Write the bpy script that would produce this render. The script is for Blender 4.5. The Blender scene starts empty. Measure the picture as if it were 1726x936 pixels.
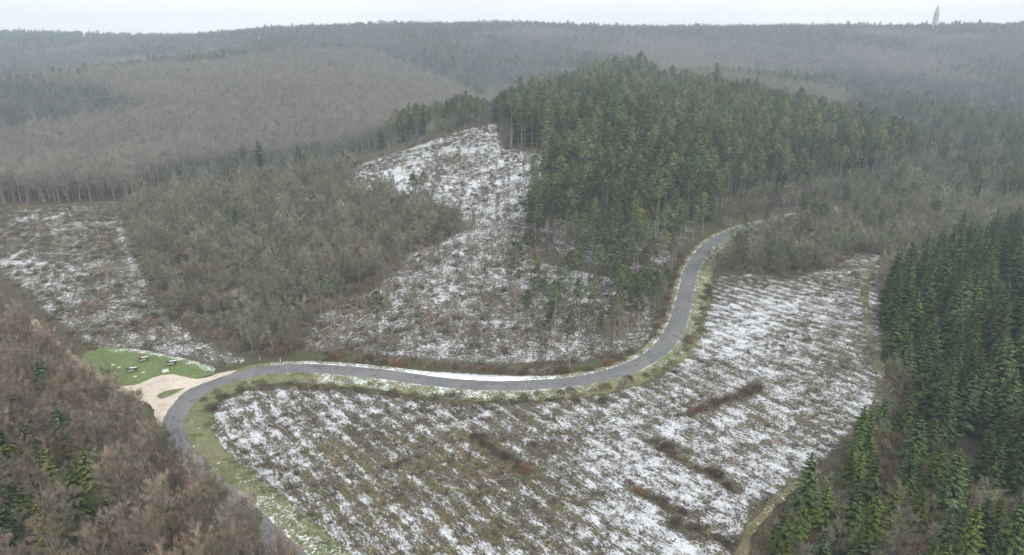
import bpy, bmesh, math, random
import numpy as np
from mathutils import Vector, Matrix
from mathutils.geometry import delaunay_2d_cdt

# ------------------------------------------------------------------ camera, sky, sun, exposure
scene = bpy.context.scene
cam_data = bpy.data.cameras.new('camera')
cam_data.sensor_width = 36.0
cam_data.lens = 25.03
cam_data.clip_start = 0.5
cam_data.clip_end = 6000.0
cam = bpy.data.objects.new('camera', cam_data)
cam.location = (0.0, 0.0, 70.0)
cam.rotation_euler = (math.radians(90.0 - 18.56), 0.0, 0.0)
scene.collection.objects.link(cam)
scene.camera = cam

SUN_EL, SUN_AZ = 50.0, 150.0          # degrees; azimuth measured from +Y towards +X
world = bpy.data.worlds.new('World')
scene.world = world
world.use_nodes = True
wn = world.node_tree.nodes; wl = world.node_tree.links
wn.clear()
w_out = wn.new('ShaderNodeOutputWorld')
w_bg = wn.new('ShaderNodeBackground'); w_bg.inputs['Strength'].default_value = 0.12
w_sky = wn.new('ShaderNodeTexSky'); w_sky.sky_type = 'NISHITA'; w_sky.sun_disc = False
w_sky.sun_elevation = math.radians(SUN_EL); w_sky.sun_rotation = math.radians(SUN_AZ)
w_sky.air_density = 1.0; w_sky.dust_density = 4.0; w_sky.ozone_density = 1.0
w_hsv = wn.new('ShaderNodeHueSaturation'); w_hsv.inputs['Saturation'].default_value = 0.28
w_tc = wn.new('ShaderNodeTexCoord')
w_map = wn.new('ShaderNodeMapping'); w_map.inputs['Scale'].default_value = (2.0, 2.0, 9.0)
w_no = wn.new('ShaderNodeTexNoise'); w_no.inputs['Scale'].default_value = 1.6; w_no.inputs['Detail'].default_value = 5.0
w_rg = wn.new('ShaderNodeMapRange'); w_rg.inputs['From Min'].default_value = 0.3; w_rg.inputs['From Max'].default_value = 0.75
w_rg.inputs['To Min'].default_value = 0.9; w_rg.inputs['To Max'].default_value = 1.12
w_mul = wn.new('ShaderNodeMixRGB'); w_mul.blend_type = 'MULTIPLY'; w_mul.inputs['Fac'].default_value = 1.0
w_deck = wn.new('ShaderNodeMixRGB'); w_deck.inputs['Fac'].default_value = 0.75      # closed cloud deck over the blue
w_deck.inputs['Color2'].default_value = (10.2, 10.35, 10.4, 1.0)
wl.new(w_sky.outputs[0], w_hsv.inputs['Color']); wl.new(w_hsv.outputs[0], w_deck.inputs['Color1'])
wl.new(w_tc.outputs['Generated'], w_map.inputs['Vector']); wl.new(w_map.outputs[0], w_no.inputs['Vector'])
wl.new(w_no.outputs['Fac'], w_rg.inputs['Value'])
wl.new(w_deck.outputs[0], w_mul.inputs['Color1']); wl.new(w_rg.outputs[0], w_mul.inputs['Color2'])
wl.new(w_mul.outputs[0], w_bg.inputs['Color']); wl.new(w_bg.outputs[0], w_out.inputs['Surface'])

sun_data = bpy.data.lights.new('sun', 'SUN')
sun_data.energy = 1.5
sun_data.angle = math.radians(20.0)
sun_data.color = (1.0, 0.96, 0.9)
sun = bpy.data.objects.new('sun', sun_data)
_el, _az = math.radians(SUN_EL), math.radians(SUN_AZ)
_d = Vector((math.sin(_az) * math.cos(_el), math.cos(_az) * math.cos(_el), math.sin(_el)))
sun.rotation_euler = _d.to_track_quat('Z', 'Y').to_euler()
scene.collection.objects.link(sun)

vs = scene.view_settings
vs.view_transform = 'Standard'; vs.look = 'None'; vs.exposure = 0.25; vs.gamma = 1.0; vs.use_curve_mapping = False
scene.render.engine = 'CYCLES'
scene.cycles.use_denoising = True
scene.cycles.use_adaptive_sampling = True
scene.cycles.adaptive_threshold = 0.03
scene.cycles.max_bounces = 5
scene.cycles.diffuse_bounces = 2
scene.cycles.transparent_max_bounces = 4
scene.cycles.volume_bounces = 1

COL = scene.collection
random.seed(7)
RNG = np.random.default_rng(7)

# ------------------------------------------------------------------ layout of the valley, metres (x right, y away, z up)
CTRL = [(-10.8, 400.0, 26.5), (-56.0, 370.0, 19.3), (-78.2, 330.0, 10.5), (-120.3, 330.0, 5.5), (-22.0, 249.0, 5.1), (-45.2, 195.0, 2.3), (97.1, 303.0, 1.7), (226.8, 400.0, -1.4), (31.7, 300.0, 22.7), (44.0, 222.0, 0.1), (7.2, 224.0, 2.6), (95.3, 640.0, 33.5), (183.0, 520.0, 18.2), (77.4, 330.0, 13.5), (224.4, 470.0, 6.3), (36.6, 330.0, 22.6), (31.4, 450.0, 25.7), (4.2, 750.0, 17.9), (-110.4, 800.0, 27.8), (-177.1, 850.0, 45.0), (-11.5, 620.0, 9.8), (-195.4, 350.0, 1.6), (-120.0, 400.0, -0.8), (-153.6, 520.0, 7.9), (-191.9, 660.0, 26.4), (-230.3, 800.0, 45.0), (-240.6, 480.0, 3.8), (-320.0, 650.0, 21.8), (-381.5, 650.0, 27.9), (-450.3, 650.0, 22.8), (-286.0, 400.0, -4.1), (-220.0, 300.0, 2.3), (-318.7, 780.0, 34.6), (-77.4, 520.0, 9.9), (-900.7, 1500.0, 68.8), (-609.7, 1000.0, 17.9), (-756.3, 1250.0, 37.9), (-3.3, 1400.0, 86.3), (-2.8, 1200.0, 56.5), (-2.4, 1000.0, 33.2), (-2.0, 850.0, 19.8), (480.0, 1400.0, 80.1), (381.2, 1100.0, 39.6), (263.2, 850.0, 19.8), (863.9, 1400.0, 83.2), (656.9, 1050.0, 32.2), (444.7, 700.0, 6.5), (334.7, 520.0, 0.6), (-413.2, 1450.0, 79.0), (-329.5, 1150.0, 54.6), (140.0, 195.0, 2.0), (-125.6, 165.0, -2.3), (-1254.9, 1500.0, 68.8), (-529.3, 620.0, 23.3), (1138.3, 1400.0, 83.2), (824.4, 1000.0, 33.2), (506.2, 600.0, 1.8), (-60.0, 80.0, 0.5), (0.0, 70.0, 0.0), (70.0, 85.0, 0.0), (-90.0, 120.0, 0.0), (0.0, 140.0, 0.0), (90.0, 140.0, 0.5), (120.0, 200.0, 2.0), (0.0, 60.0, 0.0), (-140.0, 200.0, 1.0), (150.0, 100.0, 1.0), (60.0, 180.0, 0.0), (-60.0, 170.0, 0.0), (-40.0, 140.0, 0.0), (-100.0, 90.0, 1.0), (-200.0, 100.0, 2.0), (250.0, 100.0, 4.0), (-150.0, 20.0, 2.0), (150.0, 20.0, 2.0), (0.0, -60.0, 0.0), (-600.0, 0.0, 25.0), (600.0, 0.0, 25.0), (0.0, -300.0, 15.0), (-600.0, -300.0, 30.0), (600.0, -300.0, 30.0), (-1000.0, 300.0, 60.0), (1000.0, 300.0, 60.0), (-1500.0, -300.0, 60.0), (1500.0, -300.0, 60.0), (0.0, 1750.0, 50.0), (-900.0, 1750.0, 45.0), (900.0, 1750.0, 50.0), (-1700.0, 1700.0, 40.0), (1700.0, 1700.0, 45.0), (-1700.0, 800.0, 60.0), (1700.0, 800.0, 60.0), (-1350.0, 1450.0, 60.0), (1350.0, 1450.0, 75.0)]
CUT_NEAR = [(-60.9, 122.6), (-61.2, 128.9), (-58.1, 135.1), (-49.9, 137.3), (-38.1, 135.8), (-20.0, 131.6), (-0.4, 129.9), (11.9, 132.0), (27.8, 138.3), (38.1, 150.4), (46.9, 170.0), (57.2, 197.8), (63.4, 211.1), (74.4, 213.9), (84.6, 206.1), (102.0, 217.2), (120.3, 237.9), (127.8, 234.2), (111.5, 202.8), (93.2, 163.5), (80.8, 138.5), (72.8, 126.2), (55.7, 107.7), (45.3, 99.3), (37.0, 91.4), (32.9, 84.0), (29.8, 76.6), (-17.7, 76.6), (-27.0, 84.0), (-39.8, 95.7), (-51.6, 108.9)]
CUT_NEAR_SNOW = [(-5.0, 124.1), (11.7, 128.9), (30.0, 136.8), (47.4, 165.8), (65.8, 191.7), (117.1, 233.3), (127.8, 234.2), (80.2, 138.5), (72.8, 126.2), (55.7, 107.7), (39.3, 93.0), (32.9, 84.0), (29.8, 76.6), (20.3, 76.6), (17.9, 91.4), (9.9, 105.7), (-0.3, 115.2)]
CUT_NEAR_OCHRE = [(-36.4, 111.0), (-25.2, 119.4), (-11.3, 115.2), (-0.3, 104.0), (8.8, 91.4), (10.8, 76.6), (-12.9, 76.6), (-22.4, 84.0), (-32.3, 95.7)]
CUT_MID = [(-50.2, 151.5), (-53.4, 165.3), (-52.4, 176.1), (-38.6, 196.0), (-35.5, 223.2), (-18.7, 246.7), (-21.1, 260.7), (-40.1, 274.9), (-70.2, 295.8), (-75.3, 342.9), (-47.8, 354.5), (-20, 384), (-8.0, 391.6), (-3.0, 324.6), (20.4, 298.8), (20.9, 287.3), (9.6, 269.3), (6.2, 238.6), (8.1, 222.0), (18.3, 215.8), (36.1, 208.4), (42.1, 201.0), (37.8, 166.2), (32.1, 155.2), (18.6, 147.8), (-4.4, 145.2), (-23.5, 148.5), (-42.0, 152.1)]
CUT_LEFT = [(-248.6, 287.6), (-214.0, 291.2), (-185.1, 293.0), (-162.3, 290.0), (-134.5, 244.4), (-119.8, 219.7), (-100.8, 191.7), (-80.4, 167.2), (-59.9, 151.5), (-58.1, 146.2), (-69.0, 146.7), (-90.5, 156.9), (-102.5, 157.9), (-131.8, 184.0), (-170.8, 219.3), (-203.9, 232.0)]
LAWN = [(-102.5, 157.9), (-90.7, 157.5), (-70.4, 148.2), (-66.0, 143.0), (-69.1, 140.3), (-75.5, 140.3), (-80.7, 137.1), (-88.0, 138.1), (-97.3, 146.4)]
GRAVEL = [(-83.1, 136.1), (-80.5, 137.7), (-77.2, 142.4), (-72.1, 141.4), (-67.6, 139.9), (-64.4, 142.5), (-61.2, 143.6), (-63.2, 140.4), (-66.0, 137.7), (-68.4, 133.5), (-68.5, 127.8), (-67.5, 122.6), (-66.9, 118.9), (-71.8, 126.7), (-76.4, 130.4)]
GRAVEL_ISLAND = [(-73.6, 132.4), (-72.2, 134.6), (-69.1, 135.1), (-69.9, 133.5), (-71.4, 130.9), (-72.6, 130.9)]
VERGE_SNOW = [(-26.6, 142.6), (-22.9, 144.2), (-13.5, 142.7), (-0.4, 141.5), (8.7, 141.5), (10.6, 139.4), (4.7, 138.3), (-8.1, 138.4), (-21.1, 140.5)]
PINE_WOOD = [(5.3, 224.2), (6.2, 238.6), (9.6, 269.3), (20.9, 287.3), (20.4, 298.8), (-3.0, 324.6), (-8.0, 391.6), (-6, 440), (4, 500), (32, 560), (75, 640), (117.3, 635.1), (107.1, 541.7), (162.7, 523.1), (213.5, 490.5), (233.6, 449.0), (241.8, 412.6), (246.9, 424.5), (192.3, 370.7), (156.8, 346.2), (116.7, 314.7), (96.3, 300.5), (77.2, 263.6), (61.5, 234.9), (53.2, 219.6), (43.7, 204.7), (33.2, 213.9), (18.4, 217.4)]
SCRUB_MID = [(-49.7, 152.1), (-58.5, 151.5), (-80.4, 167.2), (-100.8, 191.7), (-119.8, 219.7), (-134.5, 244.4), (-162.3, 290.0), (-146.6, 309.9), (-120.5, 325.1), (-98.9, 346.4), (-88.5, 351.8), (-63.6, 345.1), (-47.1, 352.2), (-38, 425), (-14, 430), (-12, 400), (-20, 384), (-47.8, 354.5), (-75.3, 342.9), (-70.2, 295.8), (-40.1, 274.9), (-21.1, 260.7), (-18.7, 246.7), (-35.5, 223.2), (-38.6, 196.0), (-52.6, 176.6), (-53.1, 161.6)]
SCRUB_RIGHT = [(66.0, 224.5), (84.6, 250.2), (114.0, 285.0), (113.2, 296.7), (91.4, 276.1), (95.0, 296.2), (116.2, 313.1), (156.0, 344.1), (191.0, 368.0), (245.1, 421.3), (249.8, 393.0), (215.9, 326.6), (162.1, 269.5), (130.1, 234.7), (119.2, 237.9), (101.4, 215.7), (84.6, 206.1), (72.7, 214.4)]
FIR_RIGHT = [(103.2, 185.3), (86.5, 150.2), (77.5, 125.8), (74.1, 107.3), (75.1, 98.8), (80.2, 94.1), (88.6, 84.6), (157.8, 156.4), (251.0, 284.9), (201.7, 274.5), (159.3, 245.8), (118.8, 201.2), (97.0, 176.3)]
MIXED_RIGHT = [(87.3, 150.2), (72.9, 123.7), (56.9, 105.7), (46.1, 96.1), (39.3, 90.3), (36.3, 84.0), (29.9, 67.1), (67.2, 67.1), (88.6, 84.6), (80.2, 94.1), (75.1, 98.8), (74.1, 107.3), (77.5, 123.7)]
WOOD_LEFT = [(-218.1, 218.5), (-156.5, 186.3), (-129.4, 170.1), (-108.4, 151.1), (-82.0, 126.0), (-70.7, 117.3), (-66.2, 114.1), (-63.2, 111.0), (-53.2, 98.4), (-44.0, 89.5), (-34.1, 80.9), (-25.7, 71.4), (-38.2, 62.5), (-88.9, 65.9), (-159.0, 124.1)]
BEECH_HILL = [(-331.0, 336.2), (-220.4, 300.6), (-167.2, 299.5), (-179.0, 378.7), (-153.8, 415.1), (-120.9, 424.1), (-75.1, 408.3), (-62, 560), (-12, 600), (-61.5, 744.4), (-112.7, 816.8), (-167.2, 867.5), (-213.9, 835.8), (-261.1, 796.3), (-308.3, 785.7), (-396.4, 797.5), (-378.4, 644.5), (-434.0, 626.2), (-544.7, 582.4)]
SCRUB_HILL = [(-543.9, 635.5), (-438.0, 630.0), (-382.1, 622.0), (-333.7, 614.2), (-289.4, 567.2), (-278.6, 534.7), (-303.6, 505.2), (-320.5, 478.9), (-340.5, 451.3), (-384.0, 437.2)]
BEECH_FAR = [(35.1, 1197.9), (135.1, 1248.9), (237.1, 1268.0), (365.4, 1193.1), (447.9, 1089.1), (597.7, 1077.3), (408.1, 949.2), (306.7, 799.5), (330, 850), (193.0, 1021.6), (120.2, 1104.7)]
MEADOW_FAR = [(-264.3, 1049.1), (-263.6, 1099.1), (-229.7, 1103.6), (-203.9, 1059.3), (-199.8, 1016.5), (-217.0, 1041.2), (-245.1, 1056.2)]
ROAD = [(149.0, 314.2), (124.8, 300.1), (105.4, 281.7), (82.7, 256.2), (67.8, 237.0), (57.6, 216.9), (50.0, 193.1), (43.3, 172.1), (35.1, 154.6), (26.2, 144.7), (16.3, 138.9), (4.7, 136.2), (-5.4, 135.8), (-15.6, 137.4), (-27.7, 141.0), (-40.0, 143.7), (-49.6, 144.7), (-57.0, 143.0), (-63.1, 138.3), (-66.4, 132.5), (-66.4, 124.7), (-64.0, 117.3), (-59.0, 110.0), (-51.2, 101.5), (-41.5, 92.5), (-32.4, 83.6), (-23.7, 75.6), (-14.5, 67.1)]
TRACK_RIGHT = [(118.9, 224.5), (103.9, 197.9), (91.8, 170.9), (85.4, 153.4), (79.6, 138.5), (73.5, 126.2)]
TRACK_CORNER = [(52.6, 105.1), (45.3, 99.3), (39.5, 93.5), (35.4, 88.8), (32.7, 83.5), (29.8, 76.6)]
TRACK_LEFT = [(-128.3, 176.9), (-120.8, 169.9), (-98.5, 148.5), (-83.7, 136.1), (-77.5, 132.4)]
HILL_TRACK = [(-236.3, 287.8), (-199.7, 292.4), (-186.7, 295.7), (-166.6, 295.8)]
SNOW_BANK = [(-145.6, 255.6), (-130.5, 231.0), (-118.6, 212.2)]
DITCH = [(-116.3, 198.7), (-113.3, 207.8)]
FURROW = [(-28.6, 103.1), (-20.5, 92.0)]
FURROW_R = [(25.8, 111.4), (36.4, 100.4)]
FURROW_M = [(-43.6, 164.9), (-13.9, 218.3)]
WINDROW_A = [(26.4, 114.6), (29.0, 108.7), (33.2, 105.1), (36.4, 100.4)]
WINDROW_B = [(35.4, 124.6), (40.2, 127.2), (45.4, 130.9), (51.7, 135.2)]
WINDROW_C = [(19.4, 100.8), (22.7, 97.7), (26.5, 93.5)]
WINDROW_D = [(24.3, 91.4), (28.1, 88.8), (32.5, 85.6)]
WINDROW_E = [(-6.9, 115.2), (-1.4, 109.3), (2.7, 104.0)]
HEDGE_FAR = [(-43.5, 149.5), (-35.6, 147.9), (-24.6, 146.8), (-13.7, 144.8), (-1.7, 143.2), (8.8, 143.1), (18.2, 144.7), (25.5, 148.8), (32.1, 155.2), (37.8, 166.2), (45.4, 193.1), (52.6, 216.9), (61.9, 232.2)]
HEDGE_NEAR = [(-61.0, 124.1), (-61.4, 130.9), (-55.9, 136.2), (-43.4, 136.8), (-33.0, 135.2), (-20.0, 131.6), (-7.6, 130.0), (2.1, 129.9), (12.0, 132.5), (22.4, 136.8), (31.1, 142.5), (39.5, 153.6), (48.8, 174.2), (59.5, 203.1)]
TABLES = [(-85.3, 144.9), (-85.5, 150.7), (-77.8, 148.1)]
SLABS = [(-91.6, 148.5), (-89.4, 147.0), (-88.8, 143.9), (-83.1, 141.8), (-82.3, 143.9), (-77.6, 144.5)]
SIGN = [(67.9, 231.0)]
POSTS = [(-52.8, 147.8), (-58.1, 149.4)]
TOWER = [(785.4, 1396.4)]
HOUSES = [(-439.0, 1308.5)]
FIRS_LEFT = [(-81.8, 99.6), (-65.9, 76.9), (-71.7, 89.0), (-64.7, 88.5), (-61.4, 77.8), (-92.9, 115.2), (-87.1, 110.6), (-78.6, 100.6), (-71.7, 94.8), (-74.3, 103.2), (-65.9, 95.2), (-69.2, 83.8), (-60.6, 84.2), (-59.9, 91.0), (-77.2, 90.6), (-91.1, 124.5)]
FIRS_SCRUB = [(-117.9, 332.8), (-99.0, 248.3), (-107.1, 357.1), (-127.5, 317.9), (-156.5, 415.1), (-68, 372), (-58, 380), (-55, 388), (-48, 392), (-36, 402), (-28, 415), (-9, 404)]
PINE_FLANK = [(22.2, 206.5), (36.1, 208.4), (42.6, 203.6), (56.2, 224.5), (60.9, 232.2), (52.7, 208.9), (43.5, 178.9), (37.8, 162.5), (31.6, 156.8), (29.5, 166.2), (28.9, 183.1)]
PINE_CUT = [(3.2, 214.4), (18.1, 213.6), (33.8, 205.3), (33.9, 178.9), (29.2, 155.2), (13.3, 150.0), (5.2, 154.7), (1.1, 181.2)]
PINES_EDGE = [(10.1, 154.7), (31.8, 166.2), (6.8, 181.7), (12.9, 145.2), (28.1, 172.1), (36.6, 172.1), (38.9, 203.1), (-35.9, 257.6), (20.5, 165.8), (1.1, 181.2), (-45.1, 164.9), (-31.3, 154.3), (21.3, 206.5), (25.1, 192.1), (-33.6, 266.7)]
BARE_MID = [(-0.8, 189.8), (-12.4, 208.1), (-37.0, 187.0), (-25.7, 164.4), (-14.5, 154.3), (-5.9, 151.1), (1.0, 153.1), (5.5, 165.3), (-24.7, 212.5), (-32.4, 201.3), (-13.2, 242.3), (-38.3, 154.3), (21.8, 152.0), (26.6, 156.8), (-25.4, 293.3), (-38.6, 279.6), (-5.1, 262.4), (-2.7, 245.9), (1.4, 229.1), (35.4, 193.1)]
BARE_LEFT = [(-81.7, 156.6), (-87.6, 157.0), (-78.1, 155.0), (-84.8, 158.6), (-67.2, 152.5), (-56.9, 155.2), (-62.2, 162.5), (-178.8, 256.6), (-165.3, 237.9), (-68.7, 166.2), (-79.5, 172.5)]
LOGS = [(-44.1, 162.8), (-42.2, 174.0), (-40.7, 158.5), (-37.2, 164.4), (-40.0, 187.0), (-36.0, 201.9), (-36.3, 190.7), (-34.5, 200.9), (-25.2, 187.9), (-21.8, 198.0), (-8.4, 199.5), (-5.1, 205.4), (-4.4, 176.5), (-2.1, 182.9), (32.2, 200.0), (35.8, 212.2), (7.1, 148.4), (9.7, 160.0), (-26.1, 179.4), (-22.8, 185.8), (-40.1, 169.7), (-35.6, 178.9), (-7.7, 203.2), (-3.9, 209.6), (72.3, 214.4), (81.7, 232.0), (-24.9, 169.7), (-19.9, 181.5), (-17.0, 186.2), (-12.7, 197.9), (2.6, 173.2), (6.1, 183.8), (-48.0, 164.9), (-44.8, 170.2), (-92.0, 183.1), (-82.8, 176.7), (-157.3, 225.1), (-151.0, 227.9)]
HAZE = 0.00036

def tps_fit(pts):
    p = np.array(pts, float); n = len(p)
    S = 300.0
    xy = p[:, :2] / S
    d = np.sqrt(((xy[:, None] - xy[None]) ** 2).sum(2))
    K = np.where(d > 0, d * d * np.log(np.maximum(d, 1e-9)), 0) + np.eye(n) * 2e-3
    P = np.c_[np.ones(n), xy]
    A = np.zeros((n + 3, n + 3)); A[:n, :n] = K; A[:n, n:] = P; A[n:, :n] = P.T
    w = np.linalg.solve(A, np.r_[p[:, 2], 0, 0, 0])
    return xy, w, S
def tps_eval(fit, x, y):
    xy, w, S = fit
    x = np.asarray(x, float); y = np.asarray(y, float)
    shp = np.broadcast(x, y).shape
    q = np.c_[np.broadcast_to(x, shp).ravel(), np.broadcast_to(y, shp).ravel()] / S
    out = np.empty(len(q)); n = len(xy)
    for i in range(0, len(q), 20000):
        c = q[i:i + 20000]
        d2 = ((c[:, None] - xy[None]) ** 2).sum(2)
        K = 0.5 * d2 * np.log(np.maximum(d2, 1e-12))
        out[i:i + 20000] = K @ w[:n] + w[n] + c @ w[n + 1:]
    return out.reshape(shp)

# ------------------------------------------------------------------ helpers
def tag(o, label=None, cat=None, group=None, kind=None):
    if label: o['label'] = label
    if cat: o['category'] = cat
    if group: o['group'] = group
    if kind: o['kind'] = kind
    return o

def mesh_from(name, V, F, mats=(), mat_idx=None, smooth=False):
    me = bpy.data.meshes.new(name)
    V = np.asarray(V, np.float32)
    if isinstance(F, np.ndarray):
        n, k = F.shape
        me.vertices.add(len(V)); me.vertices.foreach_set('co', V.ravel())
        me.loops.add(n * k); me.loops.foreach_set('vertex_index', F.astype(np.int32).ravel())
        me.polygons.add(n)
        me.polygons.foreach_set('loop_start', np.arange(0, n * k, k, dtype=np.int32))
        if mat_idx is not None: me.polygons.foreach_set('material_index', np.asarray(mat_idx, np.int32))
        me.update(calc_edges=True)
    else:
        me.from_pydata([tuple(map(float, v)) for v in V], [], F)
        if mat_idx is not None: me.polygons.foreach_set('material_index', np.asarray(mat_idx, np.int32))
        me.update()
    for m in mats: me.materials.append(m)
    if smooth: me.polygons.foreach_set('use_smooth', [True] * len(me.polygons))
    return me

def obj(name, me, parent=None, loc=(0, 0, 0), rotz=0.0, scale=None):
    o = bpy.data.objects.new(name, me); COL.objects.link(o)
    o.location = loc; o.rotation_euler = (0, 0, rotz)
    if scale is not None: o.scale = scale
    if parent is not None: o.parent = parent
    return o

def face_foliage(me, nd):
    me.polygons.foreach_set('use_smooth', [True] * len(me.polygons))
    out = np.zeros((len(me.loops), 3), np.float32)
    for p in me.polygons:
        q = nd.get(p.index)
        if q is None: q = p.normal
        out[p.loop_start:p.loop_start + p.loop_total] = q
    me.normals_split_custom_set(out.tolist())

class MB:
    """collects shapes for one mesh (triangles and quads)"""
    def __init__(s): s.v = []; s.f = []; s.n = {}
    def box(s, c, d, R=None):
        b = len(s.v)
        for z in (-1, 1):
            for (x, y) in ((-1, -1), (1, -1), (1, 1), (-1, 1)):
                p = Vector((x * d[0] / 2, y * d[1] / 2, z * d[2] / 2))
                if R is not None: p = R @ p
                s.v.append(p + Vector(c))
        s.f += [tuple(b + i for i in q) for q in ((3, 2, 1, 0), (4, 5, 6, 7), (0, 1, 5, 4), (1, 2, 6, 5), (2, 3, 7, 6), (3, 0, 4, 7))]
        return s
    def tube(s, pts, rad, n=6, cap=True):
        rings = []
        for i, p in enumerate(pts):
            p = Vector(p)
            d = (Vector(pts[min(i + 1, len(pts) - 1)]) - Vector(pts[max(i - 1, 0)]))
            d = d.normalized() if d.length > 1e-9 else Vector((0, 0, 1))
            a = d.orthogonal().normalized(); c = d.cross(a)
            b = len(s.v)
            for k in range(n):
                t = 2 * math.pi * k / n
                s.v.append(p + (a * math.cos(t) + c * math.sin(t)) * rad[i])
            rings.append(b)
        for b0, b1 in zip(rings, rings[1:]):
            for k in range(n):
                s.f.append((b0 + k, b0 + (k + 1) % n, b1 + (k + 1) % n, b1 + k))
        if cap:
            s.f.append(tuple(rings[0] + k for k in reversed(range(n)))); s.f.append(tuple(rings[-1] + k for k in range(n)))
        return s
    def lathe(s, prof, n=24, c=(0, 0, 0)):
        rings = []
        for r, z in prof:
            b = len(s.v)
            for k in range(n):
                t = 2 * math.pi * k / n
                s.v.append(Vector((c[0] + r * math.cos(t), c[1] + r * math.sin(t), c[2] + z)))
            rings.append(b)
        for b0, b1 in zip(rings, rings[1:]):
            for k in range(n): s.f.append((b0 + k, b0 + (k + 1) % n, b1 + (k + 1) % n, b1 + k))
        s.f.append(tuple(rings[0] + k for k in reversed(range(n)))); s.f.append(tuple(rings[-1] + k for k in range(n)))
        return s
    def tri(s, a, b, c):
        i = len(s.v); s.v += [a, b, c]; s.f.append((i, i + 1, i + 2))
    def blade(s, p, d, length, width, n=None):
        """a needle spray or twig; n: the way the foliage around it faces"""
        d = Vector(d); p = Vector(p)
        a = d.cross(Vector((random.gauss(0, 1), random.gauss(0, 1), random.gauss(0, 1))))
        a = a.normalized() * (width / 2) if a.length > 1e-6 else Vector((width / 2, 0, 0))
        t = p + d.normalized() * length
        if n is not None:
            if a.cross(t - p).dot(n) < 0: a = -a
            s.n[len(s.f)] = n.normalized()
        s.tri(p - a, p + a, t)
    def mesh(s, name, mats, smooth=False):
        me = mesh_from(name, s.v, s.f, mats, smooth=smooth)
        if s.n: face_foliage(me, s.n)
        return me

def rvec(): return Vector((random.gauss(0, 1), random.gauss(0, 1), random.gauss(0, 1))).normalized()

# value noise on a lattice, used for relief and for where things grow
_PERM = np.random.default_rng(3).random((256, 256))
def vnoise(x, y):
    xi = np.floor(x).astype(int); yi = np.floor(y).astype(int)
    fx = x - xi; fy = y - yi
    fx = fx * fx * (3 - 2 * fx); fy = fy * fy * (3 - 2 * fy)
    g = lambda i, j: _PERM[i & 255, j & 255]
    return (g(xi, yi) * (1 - fx) + g(xi + 1, yi) * fx) * (1 - fy) + (g(xi, yi + 1) * (1 - fx) + g(xi + 1, yi + 1) * fx) * fy
def fbm(x, y, s, o=3):
    r = 0; a = 0.5; t = 0
    for k in range(o):
        r = r + a * vnoise(x / s + 17.3 * k, y / s - 9.1 * k); t += a; a *= 0.5; s = s * 0.5
    return r / t

def inside(poly, x, y):
    x = np.asarray(x, float); y = np.asarray(y, float); r = np.zeros(x.shape, bool)
    n = len(poly)
    for i in range(n):
        x0, y0 = poly[i]; x1, y1 = poly[(i + 1) % n]
        if y0 == y1: continue
        c = ((y0 > y) != (y1 > y)) & (x < (x1 - x0) * (y - y0) / (y1 - y0) + x0)
        r ^= c
    return r
def line_dist(line, x, y, closed=False):
    x = np.asarray(x, float); y = np.asarray(y, float); d = np.full(x.shape, 1e9)
    segs = list(zip(line, line[1:])) + ([(line[-1], line[0])] if closed else [])
    for (x0, y0), (x1, y1) in segs:
        dx, dy = x1 - x0, y1 - y0; L = dx * dx + dy * dy + 1e-9
        t = np.clip(((x - x0) * dx + (y - y0) * dy) / L, 0, 1)
        d = np.minimum(d, np.hypot(x - x0 - t * dx, y - y0 - t * dy))
    return d
def mask(poly, x, y, soft=2.0):
    m = inside(poly, x, y); out = np.zeros(x.shape)
    bx = [p[0] for p in poly]; by = [p[1] for p in poly]
    near = (x > min(bx) - soft) & (x < max(bx) + soft) & (y > min(by) - soft) & (y < max(by) + soft)
    d = line_dist(poly, x[near], y[near], True)
    sd = np.where(m[near], d, -d)
    out[near] = np.clip(0.5 + sd / (2 * soft), 0, 1)
    return out
def smooth(a, b, v):
    t = np.clip((v - a) / (b - a), 0, 1); return t * t * (3 - 2 * t)
def spline(pts, step=1.0, closed=False):
    P = [Vector(p).to_2d() for p in pts]; out = []
    n = len(P)
    for i in range(n if closed else n - 1):
        g = (lambda k: P[k % n]) if closed else (lambda k: P[max(0, min(n - 1, k))])
        p0, p1, p2, p3 = g(i - 1), g(i), g(i + 1), g(i + 2)
        m = max(2, int((p2 - p1).length / step))
        for k in range(m):
            t = k / m
            out.append(0.5 * ((2 * p1) + (p2 - p0) * t + (2 * p0 - 5 * p1 + 4 * p2 - p3) * t * t + (3 * p1 - p0 - 3 * p2 + p3) * t ** 3))
    if not closed: out.append(P[-1])
    return [(p.x, p.y) for p in out]

# ------------------------------------------------------------------ relief
FIT = tps_fit(CTRL)
_rd = np.array(spline(ROAD, 1.5))
for _ in range(6):
    _rd[1:-1] = 0.25 * _rd[:-2] + 0.5 * _rd[1:-1] + 0.25 * _rd[2:]
ROADC = _rd
_rz = tps_eval(FIT, ROADC[:, 0], ROADC[:, 1])
for _ in range(60): _rz[1:-1] = 0.25 * _rz[:-2] + 0.5 * _rz[1:-1] + 0.25 * _rz[2:]
ROADZ = _rz + 0.25
HALF = 2.25
def road_near(x, y):
    x = np.asarray(x, float).ravel(); y = np.asarray(y, float).ravel()
    d = np.full(len(x), 1e9); j = np.zeros(len(x), int)
    near = np.where((x > -120) & (x < 200) & (y > 30) & (y < 350))[0]
    for i in range(0, len(near), 8000):
        s = near[i:i + 8000]
        dd = (x[s][:, None] - ROADC[None, :, 0]) ** 2 + (y[s][:, None] - ROADC[None, :, 1]) ** 2
        k = dd.argmin(1); j[s] = k; d[s] = np.sqrt(dd[np.arange(len(s)), k])
    return d, j
FA = math.radians(-52.0)
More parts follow.
